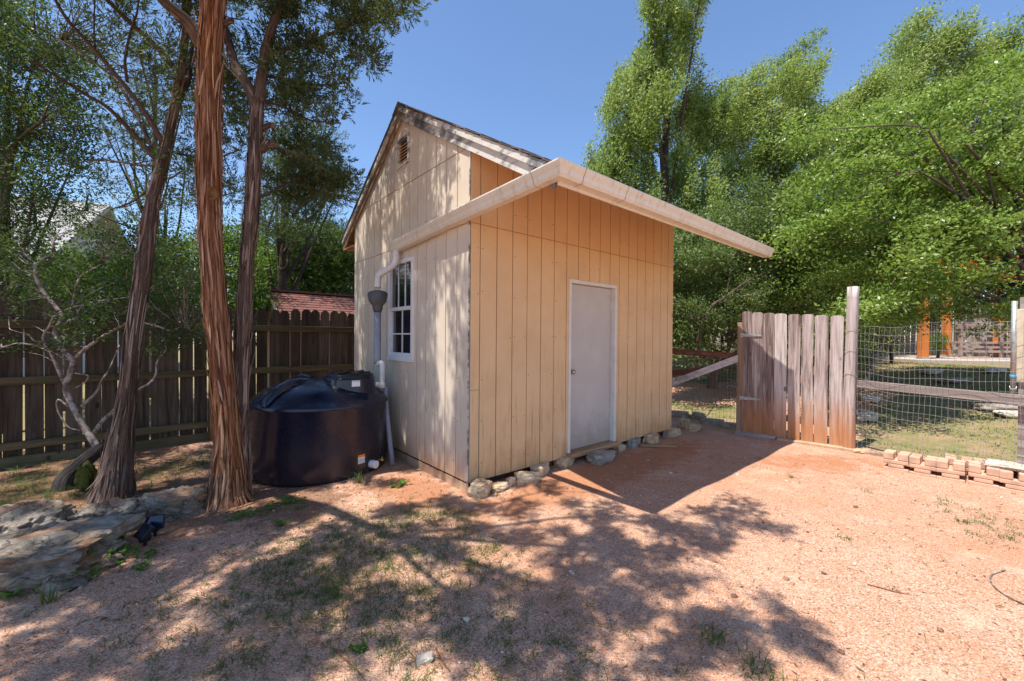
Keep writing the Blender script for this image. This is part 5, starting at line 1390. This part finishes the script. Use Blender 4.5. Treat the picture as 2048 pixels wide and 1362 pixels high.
# --- trees behind the left fence -------------------------------------
LT = 'trees beyond the privacy fence'
def back(name, poly, y0, y1, n, seed, bx, Yb, top, r, label, mat, cnt, L, W, Rr, kind='leaf', bark='barkdark', limbs=12, bias=(0, 0, .1), lx=None):
    base = np.array([*D(bx, 700, Yb)[:2], 0.0]); C = fill(poly, y0, y1, n, seed); R = np.random.default_rng(seed).uniform(*Rr, len(C)); top = D(*top, (y0 + y1) / 2)
    leafy(name, base, label, 'tree', LT, ([base - [0, 0, .1], base * .6 + top * .4, top], [r, r * .7, r * .15]), auto_limbs(base, top, C, limbs, r * .35, seed + 1) + (lx or []), C, R, cnt, L, W, mat, bark, bias, .012, seed + 2, .85, kind)
back('bright_cedar', [(500, 500), (560, 480), (640, 455), (730, 470), (760, 620), (500, 640)], 11, 13.5, 260, 301, 620, 12.2, (620, 470), .16, 'bright green cedar behind the red-roofed shed', 'juniperbright', 46, .19, .026, (.3, .55), 'spray')
back('edge_tree', [(-60, -60), (90, -60), (60, 60), (180, 90), (170, 210), (180, 320), (120, 380), (60, 560), (-60, 600)], 5.2, 7.0, 330, 311, -10, 6.0, (20, 100), .11, 'dense dark tree filling the upper left edge of the yard', 'darkleaf', 120, .055, .022, (.16, .38), 'leaf', limbs=18)
back('hedge_shrub', [(0, 520), (120, 500), (260, 520), (300, 560), (300, 650), (0, 660)], 7.0, 8.6, 150, 321, 130, 7.8, (140, 560), .07, 'bright backlit bush over the fence behind the twisted shrub', 'backleaf', 150, .055, .03, (.2, .42), 'leaf')
back('hedge_shrub', [(290, 500), (400, 480), (520, 450), (520, 600), (490, 650), (290, 650)], 7.4, 9.2, 190, 331, 350, 8.3, (350, 540), .07, 'bright backlit bush over the fence between the two juniper trunks', 'backleaf', 150, .055, .03, (.2, .42), 'leaf')
back('hedge_shrub', [(470, 590), (508, 580), (512, 655), (470, 660)], 7.8, 8.6, 22, 341, 520, 8.6, (522, 600), .05, 'small bright bush against the left end of the red-roofed shed', 'backleaf', 150, .06, .034, (.2, .36), 'leaf', limbs=5)
back('loose_tree', [(120, 380), (300, 350), (420, 400), (560, 430), (540, 560), (420, 520), (200, 520), (60, 520)], 7.5, 10, 100, 351, 330, 9.0, (330, 400), .10, 'loose dark tree seen between the juniper trunks above the fence', 'darkleaf', 70, .055, .024, (.16, .38), 'leaf', limbs=16)
back('tall_cedar', [(540, 250), (640, 230), (690, 350), (700, 440), (560, 500), (500, 480), (500, 330)], 8.5, 11, 95, 361, 560, 9.8, (570, 260), .14, 'feathery grey-green cedar behind the right juniper stem', 'juniper', 36, .15, .017, (.2, .42), 'spray', limbs=14)
back('tall_cedar', [(190, 60), (380, 60), (390, 340), (200, 380)], 8.5, 11, 55, 371, 310, 9.6, (310, 100), .13, 'thin open cedar behind the leaning juniper', 'juniper', 18, .16, .013, (.18, .38), 'spray', limbs=14)

# ------------------------------------------------------------------ small growth on the ground
def weed(px, py, n, rad, L, label, seed, name='weed', h=.10, mat='weed', cat='weed', group='weeds on the gravel'):
    g = G(px, py); r = np.random.default_rng(seed); t = empty(name, g, label, cat, group); mb = MB(); C = []
    for k in range(n):
        a = r.uniform(0, 6.28); q = rad * r.uniform(.1, 1); c = np.array([q * math.cos(a), q * math.sin(a), h * r.uniform(.35, 1) * (1.2 - .6 * q / rad)])
        mb.tube([(c[0] * .2, c[1] * .2, -.005), c * [.6, .6, .7], c], [.003, .0025, .0015], 5, cap=False); C.append(c)
    mb.build('stem', M['weed'], t); C = np.array(C); m = len(C) * 7; idx = np.repeat(np.arange(len(C)), 7)
    a = r.uniform(0, 6.28, m); Dv = unit(np.stack([np.cos(a), np.sin(a), r.uniform(-.1, .6, m)], 1)); P = C[idx] * np.stack([np.ones(m), np.ones(m), r.uniform(.55, 1, m)], 1)
    V, Q = leaves(P, Dv, unit(np.array([0, 0, 1.0]) + r.normal(size=(m, 3)) * .3), L * r.uniform(.5, 1.2, m), L * .55 * r.uniform(.6, 1.1, m), .12)
    npmesh('leaf_cluster', V, Q, M[mat], t)
for i, (px, py, n, rad, L, h, lab) in enumerate((
    (132, 1160, 16, .15, .055, .16, 'largest leafy weed in front of the broad limestone slab'),
    (38, 1188, 9, .10, .05, .10, 'dark green weed at the left edge below the slab'),
    (228, 1128, 15, .14, .035, .10, 'fine-leaved weed at the right end of the slab'),
    (278, 1140, 6, .05, .03, .05, 'little weed just right of the fine-leaved one'),
    (300, 1113, 6, .06, .035, .05, 'little weed below the solar lights'),
    (235, 1095, 6, .06, .04, .12, 'upright weed growing against the slab beside the blue solar light'),
    (497, 1030, 14, .12, .03, .05, 'low weed patch right of the twin juniper'),
    (470, 1040, 8, .08, .028, .04, 'low weed patch at the foot of the twin juniper'),
    (575, 1008, 14, .14, .03, .06, 'trailing weed in front of the tank'),
    (545, 1018, 10, .12, .03, .05, 'trailing weed between the tank and twin juniper'),
    (560, 1050, 9, .08, .03, .05, 'small round weed in the shade below the tank'),
    (600, 1015, 6, .05, .028, .04, 'tiny weed in front of the middle of the tank'),
    (803, 972, 14, .12, .032, .05, 'sunlit weed patch left of the near shed corner'),
    (712, 1305, 6, .04, .03, .03, 'small rosette in the gravel left of the white stone'))):
    weed(px, py, n, rad, L, lab, 400 + i, h=h)

def grass_blades(P, h, w, r, spread=.5):
    m = len(P); a = r.uniform(0, 6.28, m); lean = r.uniform(.1, spread, m)
    d = np.stack([np.cos(a) * lean, np.sin(a) * lean, np.ones(m)], 1); s = np.stack([-np.sin(a), np.cos(a), np.zeros(m)], 1)
    H = h * r.uniform(.4, 1.25, m); W = w * r.uniform(.7, 1.2, m)
    d2 = d * [1, 1, .55] + np.stack([np.cos(a) * lean * 1.4, np.sin(a) * lean * 1.4, np.zeros(m)], 1)
    p1 = P + d * (H * .5)[:, None]; p2 = p1 + d2 * (H * .5)[:, None]
    s = s * W[:, None] * .5
    V = np.stack([P - s, P + s, p1 + s * .8, p1 - s * .8, p2 + s * .12, p2 - s * .12], 1).reshape(-1, 3)
    b = (np.arange(m) * 6)[:, None]
    Q = np.concatenate([b + [0, 1, 2, 3], b + [3, 2, 4, 5]], 0); return V, Q
rg = np.random.default_rng(77); Ps = []; hs = []
def gpatch(px, py, n, rad, h, clump=9):
    c = G(px, py)
    for k in range(max(1, n // clump)):
        q = c[:2] + rg.normal(0, rad, 2); pts = q + rg.normal(0, .018, (clump, 2))
        for p in pts: Ps.append((p[0], p[1], float(zg(*p)) - .003)); hs.append(h)
for (px, py, n, rad, h) in ((650, 1095, 700, .26, .05), (760, 1060, 700, .26, .05), (830, 1120, 700, .28, .05), (700, 1150, 500, .3, .045), (560, 1150, 500, .3, .045), (880, 1030, 400, .15, .06), (620, 1200, 400, .3, .045), (820, 1200, 500, .3, .045), (950, 1100, 300, .2, .045), (780, 1230, 300, .2, .05),
    (480, 1200, 260, .25, .045), (360, 1210, 200, .25, .05), (900, 1290, 260, .22, .045), (1060, 1260, 160, .2, .04), (1130, 1320, 160, .2, .045), (500, 1300, 260, .25, .05), (420, 1330, 140, .2, .045), (660, 1300, 220, .3, .045), (1000, 1180, 120, .3, .04),
    (60, 960, 500, .35, .11), (120, 985, 500, .3, .10), (30, 1000, 300, .25, .10), (285, 960, 420, .3, .09), (330, 935, 300, .3, .08), (390, 920, 260, .3, .07), (100, 930, 300, .4, .07),
    (2020, 1050, 200, .2, .05), (1990, 1065, 120, .12, .05), (1440, 925, 60, .2, .04), (1900, 1020, 30, .15, .04)):
    gpatch(px, py, int(n * 1.5), rad, h)
for k in range(420):                                   # stray blades all over the gravel
    p = (rg.uniform(-3.5, 4.5), rg.uniform(1.3, 5.2)); 
    if rg.random() < .5: continue
    for j in range(4): q = (p[0] + rg.normal(0, .012), p[1] + rg.normal(0, .012)); Ps.append((*q, float(zg(*q)) - .003)); hs.append(.035)
# lawn beyond the wire fence
n = 26000; A = np.stack([rg.uniform(3.8, 11, n), rg.uniform(3.6, 12.5, n)], 1); t = (A[:, 0] - 4.48) * .75 + (A[:, 1] - 5.49) * .66
pth = in_path(A) * 1.0
pat = np.sin(A[:, 0] * 2.3 + 1) * np.sin(A[:, 1] * 1.9) + .5 * np.sin(A[:, 0] * 5.1 + A[:, 1] * 4.3)
A = A[(t > .1) & (pth < .2) & (pat > -.45 + rg.normal(0, .3, n))]
V1, Q1 = grass_blades(np.array(Ps), np.array(hs) * .72, .0036, rg, 1.7)
V2, Q2 = grass_blades(np.column_stack([A, zg(A[:, 0], A[:, 1]) - .003]), np.full(len(A), .035), .011, rg, .8)
tag(npmesh('grass', np.concatenate([V1, V2]), np.concatenate([Q1, Q2 + len(V1)]), M['grass']), kind='stuff')
def tuft(px, py, n, rad, h, label, seed, mat='grass'):
    g = G(px, py); r = np.random.default_rng(seed); P = np.column_stack([r.normal(0, rad, (n, 2)), np.full(n, -.004)])
    V, Q = grass_blades(P, np.full(n, h), .005, r, 1.0); o = npmesh('grass_tuft', V, Q, M[mat]); o.location = tuple(g); tag(o, label, 'grass tuft', 'grass tufts on the open gravel')
for i, (px, py, n, rad, h, lab) in enumerate((
    (1424, 1278, 70, .035, .06, 'green grass tuft at the edge of the branch shadow'), (1520, 1345, 90, .05, .06, 'grass tuft at the bottom edge right of the branch shadow'),
    (1945, 1068, 45, .04, .035, 'low grass tuft near the right edge on open gravel'), (1918, 1042, 35, .03, .035, 'small grass tuft just above the low one at the right'),
    (1893, 1003, 30, .03, .035, 'small grass tuft in front of the flagstone blocks'), (1730, 982, 30, .035, .035, 'small grass tuft on the sunny gravel before the blocks'),
    (1690, 1078, 26, .03, .04, 'dry grass tuft in the middle of the sunny gravel'), (1582, 955, 22, .02, .05, 'thin grass tuft near the edge of the roof shadow'),
    (718, 966, 40, .03, .16, 'long arching grass clump beside the tank outlet'), (100, 1205, 26, .02, .16, 'tall thin grass stalks near the left edge'),
    (665, 1185, 60, .05, .07, 'bright grass tuft in the shaded patch'), (1265, 990, 26, .03, .04, 'grass tuft beside the rounded corner stone'))):
    tuft(px if i != 11 else 1000, py if i != 11 else 990, n, rad, h, lab, 500 + i)

# loose gravel grains and dry litter
n = 15000; r = np.random.default_rng(91)
P = np.stack([r.uniform(-3.6, 4.8, n), r.uniform(1.1, 5.2, n) ** 1.0], 1); keep = r.random(n) < np.clip(2.4 / P[:, 1], .1, 1); P = P[keep]; lo = (P - SHED_C) @ np.stack([FD, SD], 1)
P = P[~((lo[:, 0] > -.05) & (lo[:, 1] > -.12))]; n = len(P)
oc = np.array([(1, 0, 0), (-.5, .87, 0), (-.5, -.87, 0), (.5, .87, .55), (-1, .05, .55), (.5, -.87, .55)]) 
S = r.uniform(.0022, .006, n) * (1 + (r.random(n) < .05) * r.uniform(.5, 2.6, n)); rot = r.uniform(0, 6.28, n); c, s = np.cos(rot), np.sin(rot)
J = oc[None] * (1 + r.normal(0, .22, (n, 6, 3))); X = (J[..., 0] * c[:, None] - J[..., 1] * s[:, None]) * S[:, None]; Y = (J[..., 0] * s[:, None] + J[..., 1] * c[:, None]) * S[:, None] * .8; Z = J[..., 2] * S[:, None] * 1.2
V = np.stack([X + P[:, None, 0], Y + P[:, None, 1], Z + zg(P[:, 0], P[:, 1])[:, None] - .0005], -1).reshape(-1, 3)
F6 = np.array([(3, 4, 5), (0, 3, 5), (0, 1, 3), (1, 4, 3), (1, 2, 4), (2, 5, 4), (2, 0, 5)]); Q = (np.arange(n)[:, None, None] * 6 + F6[None]).reshape(-1, 3)
def grainm():
    m, nt, b = newmat('gravel_grains'); setp(b, None, .9, 0, .15)
    lk(nt, ramp(nt, nd(nt, 'ShaderNodeNewGeometry').outputs['Random Per Island'], [(.0, (.13, .075, .05)), (.2, (.36, .18, .11)), (.5, (.52, .29, .19)), (.8, (.62, .39, .27)), (.95, (.74, .58, .46)), (1, (.66, .62, .56))]), b.inputs['Base Color']); return m
tag(npmesh('gravel', V, Q, grainm()), kind='stuff')
n = 4200; P = np.concatenate([np.stack([r.normal(-3.3, 1.3, n), r.normal(3.6, .9, n)], 1), np.stack([r.uniform(-3, 4.5, 900), r.uniform(1.2, 5, 900)], 1)]); n = len(P)
a = r.uniform(0, 6.28, n); Dv = unit(np.stack([np.cos(a), np.sin(a), r.normal(0, .12, n)], 1))
V, Q = leaves(np.column_stack([P, zg(P[:, 0], P[:, 1]) + .004]), Dv, unit(np.array([0, 0, 1.]) + r.normal(size=(n, 3)) * .25), r.uniform(.012, .05, n), r.uniform(.003, .012, n), .2)
tag(npmesh('leaf_litter', V, Q, M['litter']), kind='stuff')
for i, (pts, rad, lab) in enumerate((
    ([(2010, 1142), (1985, 1150), (1982, 1165), (2000, 1185), (2035, 1205), (2060, 1215)], .0042, 'curved grey twig lying on the sunny gravel at the right'),
    ([(655, 1290), (700, 1330), (730, 1362)], .003, 'thin dry stem on the gravel at the bottom left'),
    ([(872, 1300), (884, 1325), (900, 1345)], .005, 'brown stick beside the flat white stone'),
    ([(138, 1185), (185, 1160)], .006, 'straight grey stick in front of the limestone slab'),
    ([(440, 1030), (520, 1003)], .006, 'grey stick lying right of the twin juniper'),
    ([(1735, 1170), (1790, 1185), (1820, 1190)], .003, 'fine twig in the middle of the sunny gravel'))):
    mb = MB(); q = [G(*p, .006) for p in pts]; c = np.mean(q, 0); mb.tube([a - c for a in q], [rad] * (len(q) - 1) + [rad * .5], 7, sub=3)
    o = mb.build('twig', M['barkpale'] if i == 0 else M['deadwood'] if i == 3 else M['litter'], None, tuple(c)); tag(o, lab, 'twig', 'twigs on the ground')

# ------------------------------------------------------------------ light, sky, camera
sv = np.array([-SUN_H[0], -SUN_H[1], 1.0]); sv /= np.linalg.norm(sv); el = math.asin(sv[2]); az = math.atan2(sv[0], sv[1])
L = bpy.data.lights.new('sun', 'SUN'); L.energy = 4.5; L.angle = math.radians(.53); L.color = (1, .955, .88)
so = bpy.data.objects.new('sun', L); COL.objects.link(so); so.rotation_euler = Vector(sv).to_track_quat('Z', 'Y').to_euler(); so.location = tuple(sv * 30)
w = bpy.data.worlds.new('World'); scene.world = w; w.use_nodes = True; nt = w.node_tree
sky = nt.nodes.new('ShaderNodeTexSky'); sky.sky_type = 'NISHITA'; sky.sun_disc = False; sky.sun_elevation = el; sky.sun_rotation = az
sky.air_density = 1.0; sky.dust_density = .0; sky.ozone_density = 5.0; sky.altitude = 200
nt.links.new(sky.outputs[0], nt.nodes['Background'].inputs['Color']); nt.nodes['Background'].inputs['Strength'].default_value = .135
cam = bpy.data.cameras.new('camera'); cam.sensor_width = 36; cam.lens = 36 * F_PX / 2048; cam.clip_start = .02; cam.clip_end = 1500
co = bpy.data.objects.new('camera', cam); COL.objects.link(co); scene.camera = co
co.matrix_world = Matrix.Translation((0, 0, CAM_Z)) @ Matrix.Rotation(math.pi / 2 - PITCH, 4, 'X') @ Matrix.Rotation(ROLL, 4, 'Z')
vs = scene.view_settings; vs.view_transform = 'Standard'; vs.look = 'None'; vs.exposure = .74; vs.gamma = 1; vs.use_curve_mapping = False
scene.cycles.use_denoising = True; scene.cycles.max_bounces = 8; scene.cycles.diffuse_bounces = 5; scene.cycles.transmission_bounces = 4; scene.cycles.transparent_max_bounces = 8; scene.cycles.sample_clamp_indirect = 6
